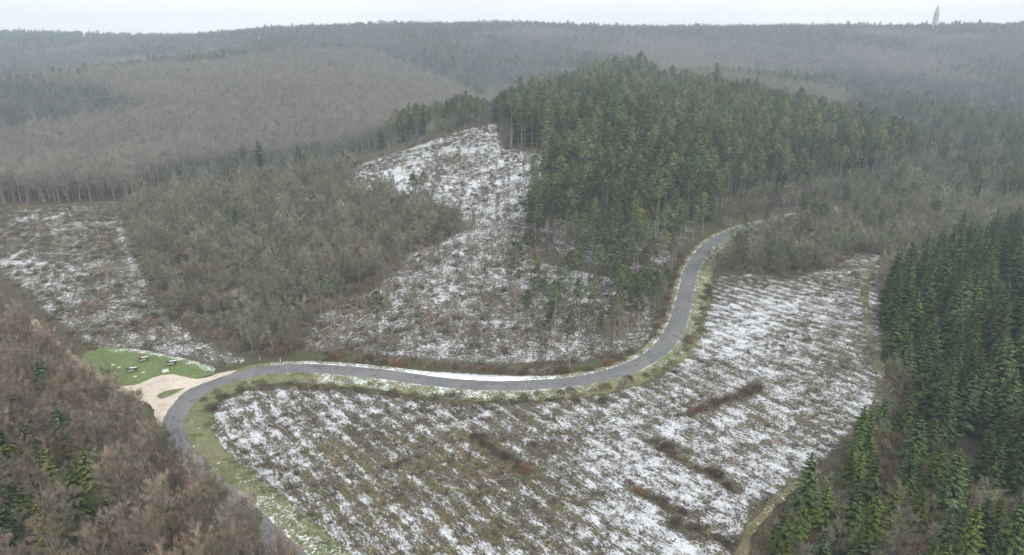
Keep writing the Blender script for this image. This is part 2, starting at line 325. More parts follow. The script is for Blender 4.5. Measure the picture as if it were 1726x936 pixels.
def ground(x, y):
    x = np.asarray(x, float); y = np.asarray(y, float); shp = x.shape
    x = x.ravel(); y = y.ravel()
    z = tps_eval(FIT, x, y)
    R = np.hypot(x, y)
    z = z + (fbm(x, y, 60, 3) - 0.5) * 3.0 * smooth(260, 600, R)
    flat = np.maximum(mask(LAWN, x, y, 3.0), mask(GRAVEL, x, y, 3.0))
    z = z + (fbm(x, y, 9, 3) - 0.5) * 0.8 * (1 - flat) * (R < 900)
    cut = mask(CUT_NEAR, x, y, 3.0)
    u = x * math.sin(FA) - y * math.cos(FA)
    z = z + cut * 0.22 * np.sin(u * 2 * math.pi / 3.2 + 4 * (fbm(x, y, 20, 2) - 0.5)) * (0.4 + 0.6 * fbm(x, y, 14, 2))
    d, j = road_near(x, y)
    w = smooth(3.4, 10.0, d)
    z = np.where(d < 10.0, (ROADZ[j] - 0.12 - 0.25 * smooth(2.9, 6.0, d)) * (1 - w) + z * w, z)
    return z.reshape(shp)
def gz(x, y): return float(ground(np.array([x]), np.array([y]))[0])

# ------------------------------------------------------------------ materials
def newmat(name):
    m = bpy.data.materials.new(name); m.use_nodes = True
    nt = m.node_tree; b = nt.nodes['Principled BSDF']
    b.inputs['Roughness'].default_value = 0.9
    b.inputs['Specular IOR Level'].default_value = 0.15
    return m, nt, b
class NT:
    def __init__(s, nt): s.nt = nt
    def n(s, t, **kw):
        o = s.nt.nodes.new(t)
        for k, v in kw.items():
            if k in o.inputs: o.inputs[k].default_value = v
            else: setattr(o, k, v)
        return o
    def link(s, a, b): s.nt.links.new(a, b)
    def noise(s, vec, scale, detail=4.0, rough=0.55, dist=0.0):
        o = s.n('ShaderNodeTexNoise'); o.inputs['Scale'].default_value = scale; o.inputs['Detail'].default_value = detail
        o.inputs['Roughness'].default_value = rough; o.inputs['Distortion'].default_value = dist
        if vec is not None: s.link(vec, o.inputs['Vector'])
        return o.outputs['Fac']
    def mix(s, fac, a, b, mode='MIX'):
        o = s.n('ShaderNodeMix'); o.data_type = 'RGBA'; o.blend_type = mode
        for sock, v in ((o.inputs[0], fac), (o.inputs[6], a), (o.inputs[7], b)):
            if hasattr(v, 'is_output'): s.link(v, sock)
            elif isinstance(v, tuple): sock.default_value = (*v, 1.0)
            else: sock.default_value = v
        return o.outputs[2]
    def math(s, op, a, b=0.0, clamp=False):
        o = s.n('ShaderNodeMath'); o.operation = op; o.use_clamp = clamp
        for sock, v in ((o.inputs[0], a), (o.inputs[1], b)):
            if hasattr(v, 'is_output'): s.link(v, sock)
            else: sock.default_value = v
        return o.outputs[0]
    def rng(s, v, a, b, c=0.0, d=1.0):
        o = s.n('ShaderNodeMapRange'); o.interpolation_type = 'SMOOTHSTEP'
        for k, q in (('From Min', a), ('From Max', b), ('To Min', c), ('To Max', d)): o.inputs[k].default_value = q
        s.link(v, o.inputs['Value']); return o.outputs[0]
    def attr(s, name):
        o = s.n('ShaderNodeAttribute'); o.attribute_name = name; return o.outputs['Fac']
    def ramp(s, fac, cols):
        o = s.n('ShaderNodeValToRGB'); e = o.color_ramp.elements
        while len(e) < len(cols): e.new(0.5)
        for i, (p, c) in enumerate(cols): e[i].position = p; e[i].color = (*c, 1.0)
        s.link(fac, o.inputs['Fac']); return o.outputs['Color']

def foliage(name, cols, rough=0.85, tree=0.3, jitter=0.35, isl=.35):
    """one colour per tree out of a range, uneven within the tree"""
    m, nt, b = newmat(name); N = NT(nt)
    oi = N.n('ShaderNodeObjectInfo'); k = len(cols)
    c = N.ramp(oi.outputs['Random'], [(i / max(1, k - 1), q) for i, q in enumerate(cols)])
    tc = N.n('ShaderNodeTexCoord')
    ge = N.n('ShaderNodeNewGeometry')
    v = N.noise(tc.outputs['Object'], 0.9, 2.0)
    f = N.rng(v, 0.3, 0.7, 1 - jitter, 1 + jitter)
    ri = N.rng(ge.outputs['Random Per Island'], 0.0, 1.0, 1 - isl, 1 + isl)
    tone = N.rng(N.math('FRACT', N.math('MULTIPLY', oi.outputs['Random'], 37.7)), 0.0, 1.0, 1 - tree, 1 + tree)
    ri = N.math('MULTIPLY', ri, tone)
    c = N.mix(1.0, c, N.math('MULTIPLY', f, ri), 'MULTIPLY')
    N.link(c, b.inputs['Base Color']); b.inputs['Roughness'].default_value = rough
    return m

M = {}
M['needle_pine'] = foliage('pine needles', isl=.25, tree=.35, cols=[(.128, .168, .074), (.150, .190, .084), (.184, .204, .090), (.206, .204, .094), (.112, .150, .078)])
M['needle_fir'] = foliage('fir needles', jitter=.3, isl=.3, tree=.38, cols=[(.078, .136, .046), (.098, .158, .050), (.132, .180, .054), (.082, .134, .058)])
M['needle_light'] = foliage('light fir needles', jitter=.25, isl=.3, cols=[(.150, .185, .040), (.165, .195, .046), (.120, .165, .042)])
M['bark_pine'] = foliage('pine bark', [(.21, .18, .15), (.27, .235, .195), (.165, .145, .12)], jitter=.25)
M['bark_grey'] = foliage('grey bark', [(.19, .165, .14), (.25, .22, .185), (.14, .125, .105)], jitter=.25)
M['bark_dark'] = foliage('dark fir bark', [(.035, .032, .024), (.055, .048, .036)])
M['twig_beech'] = foliage('beech twigs', [(.262, .232, .202), (.272, .240, .208), (.250, .228, .196), (.266, .230, .194)], jitter=.08, tree=.09)
M['twig_olive'] = foliage('lichen grey twigs', [(.205, .210, .140), (.235, .228, .165), (.180, .195, .112), (.265, .240, .185), (.150, .172, .092), (.25, .20, .145), (.19, .20, .15)], tree=.25)
M['twig_red'] = foliage('reddish twigs', [(.252, .196, .148), (.276, .208, .154), (.222, .198, .142), (.292, .246, .196), (.258, .178, .126), (.190, .184, .118), (.24, .212, .168)], tree=.28)
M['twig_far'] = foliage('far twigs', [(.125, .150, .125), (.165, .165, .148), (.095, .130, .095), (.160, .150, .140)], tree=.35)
M['brush_dark'] = foliage('dark bramble', [(.090, .072, .055), (.120, .090, .066), (.075, .072, .048), (.140, .090, .066)])
M['brush_red'] = foliage('rusty bracken', [(.200, .098, .060), (.235, .125, .075), (.160, .095, .065), (.150, .110, .072)])
M['brush_olive'] = foliage('olive grass tufts', [(.150, .145, .080), (.195, .175, .100), (.125, .130, .072), (.23, .19, .115), (.13, .105, .075)])

def snow_nodes(N, pos, cover, scale=1.0, fur=None):
    """where thin snow lies: patchy, in grains drawn out along the planting rows"""
    fine = N.noise(pos, 1.5 * scale, 5.0, 0.7)
    if fur is not None:
        rows = N.noise(fur, 1.6, 5.0, 0.72, 0.5); w = N.attr('row')
        fine = N.math('ADD', N.math('MULTIPLY', rows, w), N.math('MULTIPLY', fine, N.math('SUBTRACT', 1.0, w)))
    speck = N.noise(pos, 3.4 * scale, 3.0, 0.6)
    mid = N.noise(pos, 0.22 * scale, 3.0)
    n = N.math('ADD', N.math('MULTIPLY', fine, 0.50), N.math('ADD', N.math('MULTIPLY', speck, 0.26), N.math('MULTIPLY', mid, 0.24)))
    # cover 0..1 -> how much of the noise lies under snow (half of it at 0.48)
    t = N.math('SUBTRACT', N.math('ADD', n, N.math('MULTIPLY', cover, 0.62)), 0.80)
    return N.rng(t, -0.035, 0.06)

def ground_material():
    m, nt, b = newmat('forest ground'); N = NT(nt)
    tc = N.n('ShaderNodeTexCoord'); pos = tc.outputs['Object']
    mp = N.n('ShaderNodeMapping'); mp.inputs['Rotation'].default_value = (0, 0, -FA); mp.inputs['Scale'].default_value = (1, 1, 1)
    N.link(pos, mp.inputs['Vector'])
    mp2 = N.n('ShaderNodeMapping'); mp2.inputs['Scale'].default_value = (0.36, 1.15, 0.6); N.link(mp.outputs[0], mp2.inputs['Vector'])
    n_big = N.noise(pos, 0.06, 4.0); n_mid = N.noise(pos, 0.5, 5.0); n_fine = N.noise(pos, 2.6, 6.0, 0.65)
    litter = N.mix(N.rng(n_fine, 0.3, 0.7), (.040, .034, .026), (.125, .104, .080))
    litter = N.mix(N.rng(n_big, 0.35, 0.65), litter, N.mix(1.0, litter, (1.0, 1.0, .8), 'MULTIPLY'))
    debris = N.mix(N.rng(n_fine, 0.32, 0.68), (.040, .034, .026), (.175, .150, .115))
    debris = N.mix(N.rng(n_mid, 0.45, 0.62), debris, N.mix(1.0, debris, (.85, .95, .62), 'MULTIPLY'))
    ochre = N.mix(N.rng(n_fine, 0.3, 0.7), (.085, .076, .036), (.205, .172, .092))
    green = N.mix(N.rng(n_fine, 0.3, 0.7), (.060, .085, .022), (.120, .145, .045))
    c = N.mix(N.attr('cut'), litter, debris)
    och = N.math('MULTIPLY', N.attr('ochre'), N.rng(N.math('ADD', n_mid, N.math('MULTIPLY', n_big, 0.6)), 0.72, 0.95))
    c = N.mix(och, c, ochre)
    c = N.mix(N.attr('grass'), c, green)
    s = snow_nodes(N, pos, N.attr('snow'), 1.0, mp2.outputs[0])
    c = N.mix(s, c, N.mix(n_mid, (.50, .53, .58), (.80, .82, .86)))
    N.link(c, b.inputs['Base Color'])
    bp = N.n('ShaderNodeBump'); bp.inputs['Strength'].default_value = 0.9; bp.inputs['Distance'].default_value = 0.35
    N.link(N.math('ADD', n_fine, N.math('MULTIPLY', s, 0.25)), bp.inputs['Height']); N.link(bp.outputs[0], b.inputs['Normal'])
    return m
M['ground'] = ground_material()

def sheet_material(name, a, b_, scale=2.0, snow_attr=None, extra=None):
    m, nt, b = newmat(name); N = NT(nt)
    tc = N.n('ShaderNodeTexCoord'); pos = tc.outputs['Object']
    f = N.noise(pos, scale, 6.0, 0.65); g = N.noise(pos, 0.15, 3.0)
    c = N.mix(N.rng(N.math('ADD', N.math('MULTIPLY', f, .6), N.math('MULTIPLY', g, .4)), .36, .64), a, b_)
    if extra: c = N.mix(N.rng(N.noise(pos, 0.35, 4.0), .5, .68), c, extra)
    if snow_attr:
        s = snow_nodes(N, pos, N.attr(snow_attr), 1.4)
        c = N.mix(s, c, (.80, .83, .87))
    N.link(c, b.inputs['Base Color'])
    bp = N.n('ShaderNodeBump'); bp.inputs['Strength'].default_value = 0.5; bp.inputs['Distance'].default_value = 0.05
    N.link(f, bp.inputs['Height']); N.link(bp.outputs[0], b.inputs['Normal'])
    return m
def asphalt_material():
    m, nt, b = newmat('worn asphalt'); N = NT(nt)
    tc = N.n('ShaderNodeTexCoord'); pos = tc.outputs['Object']
    f = N.noise(pos, 3.0, 5.0, .7); g = N.noise(pos, .16, 3.0); p = N.noise(pos, .45, 2.0)
    c = N.mix(N.rng(N.math('ADD', N.math('MULTIPLY', f, .5), N.math('MULTIPLY', g, .5)), .38, .62), (.115, .118, .124), (.185, .185, .188))
    lane = N.attr('across')                                     # 0..1 across the road: four wheel tracks
    w = N.math('COSINE', N.math('MULTIPLY', lane, 4 * 2 * math.pi))
    c = N.mix(N.rng(w, -.2, -1.0, 0, .55), c, (.205, .205, .208))
    c = N.mix(N.rng(p, .60, .64, 0, .55), c, (.085, .087, .092))  # patched spots
    s = snow_nodes(N, pos, N.attr('snow'), 1.4)
    c = N.mix(s, c, (.74, .77, .81))
    N.link(c, b.inputs['Base Color']); b.inputs['Roughness'].default_value = .75
    return m
M['asphalt'] = asphalt_material()
M['gravel'] = sheet_material('pale gravel', (.50, .43, .36), (.64, .57, .49), 1.2, None, (.44, .38, .32))
M['lawn'] = sheet_material('mown lawn', (.100, .150, .048), (.155, .205, .080), 1.2, 'snow', (.150, .150, .080))
M['verge'] = sheet_material('verge grass', (.130, .135, .062), (.205, .200, .115), 1.6, 'snow', (.09, .125, .03))
M['track'] = sheet_material('grassy track', (.105, .100, .048), (.160, .145, .078), 1.2, 'snow')
M['path'] = sheet_material('sandy track', (.22, .17, .125), (.36, .30, .23), 1.2)
M['snow'] = sheet_material('snow', (.78, .80, .84), (.86, .88, .91), 1.2)
M['wood'] = sheet_material('weathered wood', (.060, .055, .042), (.110, .098, .075), 6.0)
M['log'] = foliage('pale log', [(.20, .17, .14), (.30, .265, .225), (.17, .14, .115), (.38, .35, .31)], jitter=.3)
M['log_end'] = sheet_material('cut wood', (.45, .33, .20), (.55, .42, .28), 8.0)
M['stone'] = sheet_material('pale stone', (.50, .49, .46), (.62, .60, .56), 3.0)
M['tower'] = sheet_material('tower stone', (.42, .40, .37), (.52, .50, .46), 0.3)
M['dark'] = sheet_material('dark opening', (.03, .03, .03), (.05, .05, .05), 1.0)
M['white_paint'] = sheet_material('white paint', (.74, .75, .76), (.82, .82, .82), 4.0)
M['metal'] = sheet_material('grey metal', (.25, .26, .27), (.33, .34, .35), 6.0)
M['roof'] = sheet_material('roof tiles', (.16, .10, .075), (.23, .15, .11), 3.0)
M['glass'] = sheet_material('window', (.03, .035, .04), (.05, .055, .06), 1.0)

# ------------------------------------------------------------------ the ground, one sheet to the skyline
def spacing(lo, a, b, hi, s0, g, smax):
    c = list(np.arange(a, b + 1e-6, s0)); s = s0
    while c[-1] < hi: s = min(s * g, smax); c.append(c[-1] + s)
    s = s0; left = [a]
    while left[-1] > lo: s = min(s * g, smax); left.append(left[-1] - s)
    return np.array(left[:0:-1] + c)
gx = spacing(-1850, -110, 130, 1850, 0.8, 1.045, 22.0)
gy = spacing(-320, 74, 240, 1850, 0.8, 1.035, 16.0)
GX, GY = np.meshgrid(gx, gy)
gX, gY = GX.ravel(), GY.ravel()
gZ = ground(gX, gY)
nx, ny = len(gx), len(gy)
idx = np.arange(nx * ny).reshape(ny, nx)
quads = np.stack([idx[:-1, :-1], idx[:-1, 1:], idx[1:, 1:], idx[1:, :-1]], -1).reshape(-1, 4)
gme = mesh_from('ground', np.c_[gX, gY, gZ], quads, [M['ground']], smooth=True)
cut_near = mask(CUT_NEAR, gX, gY, 1.5); cut_mid = mask(CUT_MID, gX, gY, 2.5); cut_left = mask(CUT_LEFT, gX, gY, 2.5)
snow_r = mask(CUT_NEAR_SNOW, gX, gY, 10.0); och_r = mask(CUT_NEAR_OCHRE, gX, gY, 8.0)
band = np.exp(-(line_dist(HEDGE_NEAR, gX, gY) / 2.0) ** 2)
pat = (fbm(gX, gY, 26, 3) - .5)
a_snow = cut_near * np.clip(0.472 + 0.012 * snow_r - 0.02 * och_r + .17 * pat, 0, 1) - 0.16 * band * cut_near
for _w in (WINDROW_A, WINDROW_B, WINDROW_C, WINDROW_D, WINDROW_E): a_snow = a_snow - .13 * cut_near * np.exp(-(line_dist(_w, gX, gY) / 1.6) ** 2)
rowu = gX * math.sin(FA) - gY * math.cos(FA)
a_row = np.clip(.9 - .45 * snow_r, 0, 1) * cut_near
a_snow = a_snow + cut_near * (.07 - .035 * snow_r) * np.sin(rowu * 2 * math.pi / 3.2 + 4 * (fbm(gX, gY, 20, 2) - .5))
a_snow = np.maximum(a_snow, cut_mid * (0.48 + 0.05 * smooth(240, 300, gY) + .22 * pat))
a_snow = np.maximum(a_snow, cut_left * (0.472 + .22 * pat))
a_snow = np.maximum(a_snow, np.exp(-(line_dist(SNOW_BANK, gX, gY) / 3.0) ** 2) * 0.53)
a_snow = np.maximum(a_snow, mask(VERGE_SNOW, gX, gY, 1.0) * .66)
a_snow = np.maximum(a_snow, mask(MEADOW_FAR, gX, gY, 8.0) * 1.3)
a_snow = np.maximum(a_snow, 0.42 * mask(PINE_WOOD, gX, gY, 4.0) * (gY < 260))
a_grass = np.maximum(0, 1 - np.abs(road_near(gX, gY)[0] - 4.5) / 4.0) * 0.5
for nm, arr in (('row', a_row), ('snow', a_snow), ('cut', np.maximum.reduce([cut_near, cut_mid, cut_left])), ('ochre', np.clip(0.25 * cut_near + och_r * cut_near + 0.3 * cut_left, 0, 1)), ('grass', a_grass)):
    at = gme.attributes.new(nm, 'FLOAT', 'POINT'); at.data.foreach_set('value', np.asarray(arr, np.float32))
tag(obj('ground', gme), kind='structure')

# ------------------------------------------------------------------ road, verges, lay-by, lawn, tracks
def ribbon(name, C, Z, o0, o1, mat, lift, seg=5, snow=None, camber=0.0, wob=0.0):
    C = np.asarray(C); T = np.gradient(C, axis=0); T /= np.linalg.norm(T, axis=1)[:, None]
    Nn = np.c_[-T[:, 1], T[:, 0]]; n = len(C); V = []; S = []
    for k in range(seg + 1):
        o = o0 + (o1 - o0) * k / seg
        w = 0.0
        if wob and k in (0, seg): w = (vnoise(C[:, 0] / 1.7 + k * 31, C[:, 1] / 1.7) - 0.5) * 2 * wob
        P = C + Nn * (np.full(n, o) + w)[:, None]
        z = (Z + lift - camber * (o / HALF) ** 2) if Z is not None else ground(P[:, 0], P[:, 1]) + lift
        V.append(np.c_[P, z])
        if snow: S.append(snow(P[:, 0], P[:, 1], k / seg))
    V = np.stack(V, 1); m = seg + 1
    i = np.arange(n * m).reshape(n, m)
    F = np.stack([i[:-1, :-1], i[:-1, 1:], i[1:, 1:], i[1:, :-1]], -1).reshape(-1, 4)
    me = mesh_from(name, V.reshape(-1, 3), F, [mat], smooth=True)
    if snow:
        at = me.attributes.new('snow', 'FLOAT', 'POINT'); at.data.foreach_set('value', np.stack(S, 1).astype(np.float32).ravel())
    at = me.attributes.new('across', 'FLOAT', 'POINT'); at.data.foreach_set('value', np.tile(np.linspace(0, 1, m), n).astype(np.float32))
    # faces look up
    me.update()
    if sum(p.normal.z for p in me.polygons) < 0: me.flip_normals()
    return me
def road_snow(x, y, t):
    e = np.abs(2 * t - 1)
    return 0.0 * x + (0.44 if e > 0.9 else 0.0) * smooth(-70, -55, x)
tag(obj('road', ribbon('road', ROADC, ROADZ, -HALF, HALF, M['asphalt'], 0.0, 16, road_snow, 0.06, 0.16)), kind='structure')
def verge_snow(x, y, t):
    s = 0.33 + 0.11 * smooth(-50, -38, x) * (1 - smooth(2, 22, x)) + 0.06 * smooth(20, 32, x)
    return s - 0.05 * (t < 0.2) + 0.09 * (t > .9)
tag(obj('grass_verge', ribbon('grass_verge', ROADC, None, HALF + 4.4, HALF - 0.25, M['verge'], 0.05, 6, verge_snow, 0, 0.45)), kind='structure')
def verge_snow2(x, y, t):
    return 0.34 + 0.12 * smooth(-58, -50, x) * (1 - smooth(-14, 16, x) * .6) + 0.26 * np.exp(-((x + 8) / 13) ** 2) * (y < 160) + 0.06 * (t < .3)
_fv = ROADC[:]
tag(obj('grass_verge', ribbon('grass_verge', _fv, None, -HALF + 0.25, -HALF - 1.7, M['verge'], 0.05, 4, verge_snow2, 0, 0.35)), kind='structure')

def sheet(name, poly, mat, lift, step=0.9, snow=None, rough=0.35):
    out = spline(poly, 1.0, True)
    out = [(x + (vnoise(np.array([x]), np.array([y]))[0] - .5) * 2 * rough, y + (vnoise(np.array([y + 50]), np.array([x]))[0] - .5) * 2 * rough) for x, y in out]
    P = np.array(out); lo = P.min(0); hi = P.max(0)
    qx, qy = np.meshgrid(np.arange(lo[0], hi[0], step), np.arange(lo[1], hi[1], step))
    qx, qy = qx.ravel(), qy.ravel()
    k = inside(out, qx, qy) & (line_dist(out, qx, qy, True) > step * .4)
    pts = [Vector(p) for p in out] + [Vector((a, b)) for a, b in zip(qx[k], qy[k])]
    v, e, f, *_ = delaunay_2d_cdt(pts, [], [list(range(len(out)))], 1, 1e-4)
    A = np.array([(p.x, p.y) for p in v]); z = ground(A[:, 0], A[:, 1]) + lift
    me = mesh_from(name, np.c_[A, z], [tuple(q) for q in f], [mat], smooth=True)
    if snow is not None:
        at = me.attributes.new('snow', 'FLOAT', 'POINT'); at.data.foreach_set('value', np.asarray(snow(A[:, 0], A[:, 1]), np.float32))
    if sum(p.normal.z for p in me.polygons) < 0: me.flip_normals()
    return me
_edge = [(-97, 158), (-90, 157), (-80, 153), (-70, 147), (-66, 144)]
tag(obj('lawn', sheet('lawn', LAWN, M['lawn'], 0.07, 0.9, lambda x, y: 0.22 + 0.27 * np.exp(-(line_dist(_edge, x, y) / 1.8) ** 2))), kind='structure')
tag(obj('gravel_layby', sheet('gravel_layby', GRAVEL, M['gravel'], 0.11)), kind='structure')
tag(obj('grass_island', sheet('grass_island', GRAVEL_ISLAND, M['verge'], 0.17, 0.5, lambda x, y: 0.2 + 0 * x, 0.1)), kind='structure')
for ln, w, mt, sn in ((TRACK_RIGHT, 1.0, 'track', .38), (TRACK_CORNER, .7, 'track', .36), (HILL_TRACK, 1.0, 'track', .36)):
    tag(obj('grassy_track', ribbon('grassy_track', spline(ln, 1.0), None, -w, w, M[mt], 0.14, 4, lambda x, y, t, q=sn: q + 0 * x, 0, 0.4)), kind='structure')
tag(obj('sandy_track', ribbon('sandy_track', spline(TRACK_LEFT, 1.0), None, -.8, .8, M['path'], 0.14, 4, None, 0, 0.3)), kind='structure')

# ------------------------------------------------------------------ plants: one of each kind and shape
def bare_tree(H, R, base, twigs, tw, seed, spread=1.0, limbs=9, up=0.25):
    random.seed(seed); T = MB(); Cn = MB()
    lean = Vector((random.uniform(-.06, .06), random.uniform(-.06, .06), 1))
    axis = lambda t: Vector((lean.x * t * H + .12 * math.sin(3 * t + seed), lean.y * t * H + .12 * math.cos(4 * t + seed), t * H * 0.86))
    ts = [0, .12, .3, .5, .7, .88, 1.0]; r0 = 0.011 * H + .03
    T.tube([axis(t) for t in ts], [r0 * (1.25 if t == 0 else (1 - .93 * t)) for t in ts], 6)
    cz = H * (1 + base) / 2; rz = H * (1 - base) / 2
    def env(d): return Vector((d.x * R, d.y * R, d.z * rz)) + Vector((lean.x * cz, lean.y * cz, cz))
    ends = []
    for i in range(limbs):
        t = base * .8 + (0.9 - base * .8) * (i + random.random() * .6) / limbs
        a = i * 2.4 + random.uniform(-.5, .5)
        el = random.uniform(up - .35, up + .35) + .9 * max(0, t - .5)
        d = Vector((math.cos(a) * math.cos(el), math.sin(a) * math.cos(el), math.sin(el)))
        p0 = axis(t); p2 = env(d) * random.uniform(.72, .95) + p0 * .1
        p1 = (p0 + p2) / 2 + Vector((0, 0, -.03 * H)) + rvec() * .03 * H
        r = r0 * (1 - .8 * t) * .5
        T.tube([p0, p1, p2], [r, r * .6, r * .12], 4, False)
        for k in range(5):
            s = random.uniform(.25, .95)
            q0 = p0.lerp(p1, s * 2) if s < .5 else p1.lerp(p2, s * 2 - 1)
            dd = (d + rvec() * .9 + Vector((0, 0, .25))).normalized()
            L = R * random.uniform(.35, .6)
            q1 = q0 + dd * L
            Cn.blade(q0, dd, L, r * .55)
            Cn.blade(q0, dd + rvec() * .02, L, r * .55)
            ends.append((q0, q1))
    ends.append((axis(.8), axis(1.0) + Vector((0, 0, .12 * H))))
    c = Vector((lean.x * cz, lean.y * cz, cz))
    for i in range(twigs):
        q0, q1 = random.choice(ends); s = random.uniform(.15, 1.05)
        p = q0.lerp(q1, s) + rvec() * R * .10 * spread
        o = p - c; o = Vector((o.x / R, o.y / R, o.z / rz))
        d = (o * .8 + (q1 - q0).normalized() * .7 + rvec() * .75 + Vector((0, 0, .35))).normalized()
        L = R * random.uniform(.12, .34)
        Cn.blade(p, d, L, tw * random.uniform(.6, 1.3))
    return T, Cn

def pine_tree(H, R, base, seed, clumps=36, per=46, leaf=.44):
    random.seed(seed); T = MB(); Cn = MB()
    bx, by = random.uniform(-.5, .5), random.uniform(-.5, .5)
    axis = lambda t: Vector((bx * t * t * 1.5 + .1 * math.sin(5 * t + seed), by * t * t * 1.5, t * H))
    ts = [0, .06, .25, .5, .75, .92, 1.0]; r0 = .0085 * H + .02
    T.tube([axis(t) for t in ts], [r0 * 1.3, r0] + [r0 * (1.05 - .95 * t) for t in ts[2:]], 6)
    for i in range(7):                                   # dead stubs below the crown
        t = random.uniform(base * .45, base); a = random.uniform(0, 6.3)
        T.tube([axis(t), axis(t) + Vector((math.cos(a), math.sin(a), .1)) * random.uniform(.6, 1.5)], [.03, .01], 3, False)
    for i in range(clumps):
        f = (i + random.random()) / clumps; t = base + (1 - base) * f
        r = R * (math.sin(math.pi * min(1, .18 + .82 * f) ** .8) * .85 + .12) * random.uniform(.35, 1.1)
        a = i * 2.4 + random.uniform(-.6, .6)
        p0 = axis(t); p = p0 + Vector((math.cos(a) * r, math.sin(a) * r, r * .25 + random.uniform(-.2, .4)))
        T.tube([p0, p], [.05, .015], 3, False)
        cr = random.uniform(.55, 1.0) * R * .36
        for k in range(per):
            v = rvec(); q = p + Vector((v.x * cr, v.y * cr, v.z * cr * .6)) * random.uniform(.3, 1) ** .5
            d = (v + Vector((0, 0, .5)) + rvec() * .6).normalized()
            Cn.blade(q, d, leaf * random.uniform(.7, 1.5), leaf * .62, v + Vector((math.cos(a), math.sin(a), .5)) * .6 + rvec() * .25)
    return T, Cn

def fir_tree(H, R, seed, levels=24, base=.05, dens=1.0):
    random.seed(seed); T = MB(); Cn = MB()
    ts = [0, .05, .5, 1.0]; r0 = .011 * H + .02
    T.tube([Vector((0, 0, t * H)) for t in ts], [r0 * 1.3, r0, r0 * .5, .01], 6)
    for i in range(levels):
        t = base + (1 - base) * (max(0.0, i + random.uniform(-.3, .3)) / levels) ** .92
        if t < 0: t = base
        rr = R * (1 - t) ** .66 * min(1.0, .62 + t * 2.2) * random.uniform(.82, 1.1) + .08
        nb = max(4, int(8 * dens * (.55 + .45 * (1 - t))))
        a0 = random.uniform(0, 6.3)
        for b in range(nb):
            a = a0 + b * 6.283 / nb + random.uniform(-.25, .25)
            L = rr * random.uniform(.72, 1.15)
            dr = random.uniform(.12, .42) * (1 - .75 * t)
            u = Vector((math.cos(a), math.sin(a), 0)); sdv = Vector((-u.y, u.x, 0))
            def ax(s): return Vector((0, 0, t * H)) + u * (L * s) + Vector((0, 0, -dr * L * s + .20 * L * s * s + (.25 * L * s if t > .8 else 0)))
            m = max(4, int(9 * L / R + 3)) 
            for k in range(m):
                s = .18 + .82 * (k + random.random() * .6) / m
                p = ax(s); w = (.42 * L * (1.02 - s) + .16)
                for sg in (-1, 1):
                    d = (u * .75 + sdv * sg * random.uniform(.6, 1.1) + Vector((0, 0, random.uniform(-.35, .12)))).normalized()
                    Cn.blade(p, d, w * random.uniform(.8, 1.25), .24 + .20 * w, u * .75 + Vector((0, 0, .55)) + sdv * sg * .25 + rvec() * .2)
            Cn.blade(ax(.25), u + Vector((0, 0, -dr * .5)), L * .85, .22, u * .75 + Vector((0, 0, .6)))
            T.blade(ax(.02), u + Vector((0, 0, -dr)) + rvec() * .2, L * .75, .5 + .12 * L)      # dead inner twigs, as broad dark blades added to shade the crown's inside
            T.blade(ax(.02), u + sdv * .4 + Vector((0, 0, .1 - dr)) + rvec() * .2, L * .6, .5 + .12 * L)
    for k in range(6): Cn.blade(Vector((0, 0, H * .985)), Vector((random.gauss(0, .3), random.gauss(0, .3), 1)), .5, .12)
    return T, Cn

def bush(H, R, n, w, seed, stems=7):
    random.seed(seed); T = MB()
    for i in range(stems):
        a = random.uniform(0, 6.3); d = Vector((math.cos(a) * .5, math.sin(a) * .5, 1)).normalized()
        T.blade((0, 0, 0), d, H * random.uniform(.6, 1), .05 * H + .01)
    for i in range(n):
        v = rvec(); v.z = abs(v.z); r = random.uniform(.35, 1) ** .6
        p = Vector((v.x * R * r * .85, v.y * R * r * .85, v.z * H * r * .8))
        d = (Vector((v.x * .6, v.y * .6, .6)) + rvec() * .8).normalized()
        T.blade(p, d, R * random.uniform(.22, .5), w * random.uniform(.6, 1.4))
    return T

def tuft(H, R, n, w, seed):
    random.seed(seed); T = MB()
    for i in range(n):
        a = random.uniform(0, 6.3); r = R * random.random() ** .6 * .8
        p = Vector((math.cos(a) * r, math.sin(a) * r, -.03))
        d = (Vector((math.cos(a) * r / R, math.sin(a) * r / R, random.uniform(.35, 1.2))) + rvec() * .45).normalized()
        T.blade(p, d, H * random.uniform(.6, 1.2), w)
    return T

class Kind:
    """a plant in several shapes: trunk and crown meshes for single plants, a joined mesh for the mass"""
    def __init__(s, name, shapes, bark, leaf):
        s.name = name; s.tr = []; s.cr = []; s.join = []
        for i, sh in enumerate(shapes):
            T, Cn = sh
            s.tr.append(T.mesh(name + '_trunk', [bark])); s.cr.append(Cn.mesh(name + '_crown', [leaf]))
            n = len(T.v); F = T.f + [tuple(k + n for k in f) for f in Cn.f]
            me = mesh_from(name + '_whole', T.v + Cn.v, F, [bark, leaf], [0] * len(T.f) + [1] * len(Cn.f))
            nd = {k: q for k, q in T.n.items()}; nd.update({k + len(T.f): q for k, q in Cn.n.items()})
            if nd: face_foliage(me, nd)
            s.join.append(me)
    def recolour(s, name, bark, leaf):
        k = Kind.__new__(Kind); k.name = name
        def cp(me, mats):
            c = me.copy()
            for i, mt in enumerate(mats): c.materials[i] = mt
            return c
        k.tr = [cp(m, [bark]) for m in s.tr]; k.cr = [cp(m, [leaf]) for m in s.cr]; k.join = [cp(m, [bark, leaf]) for m in s.join]
        return k

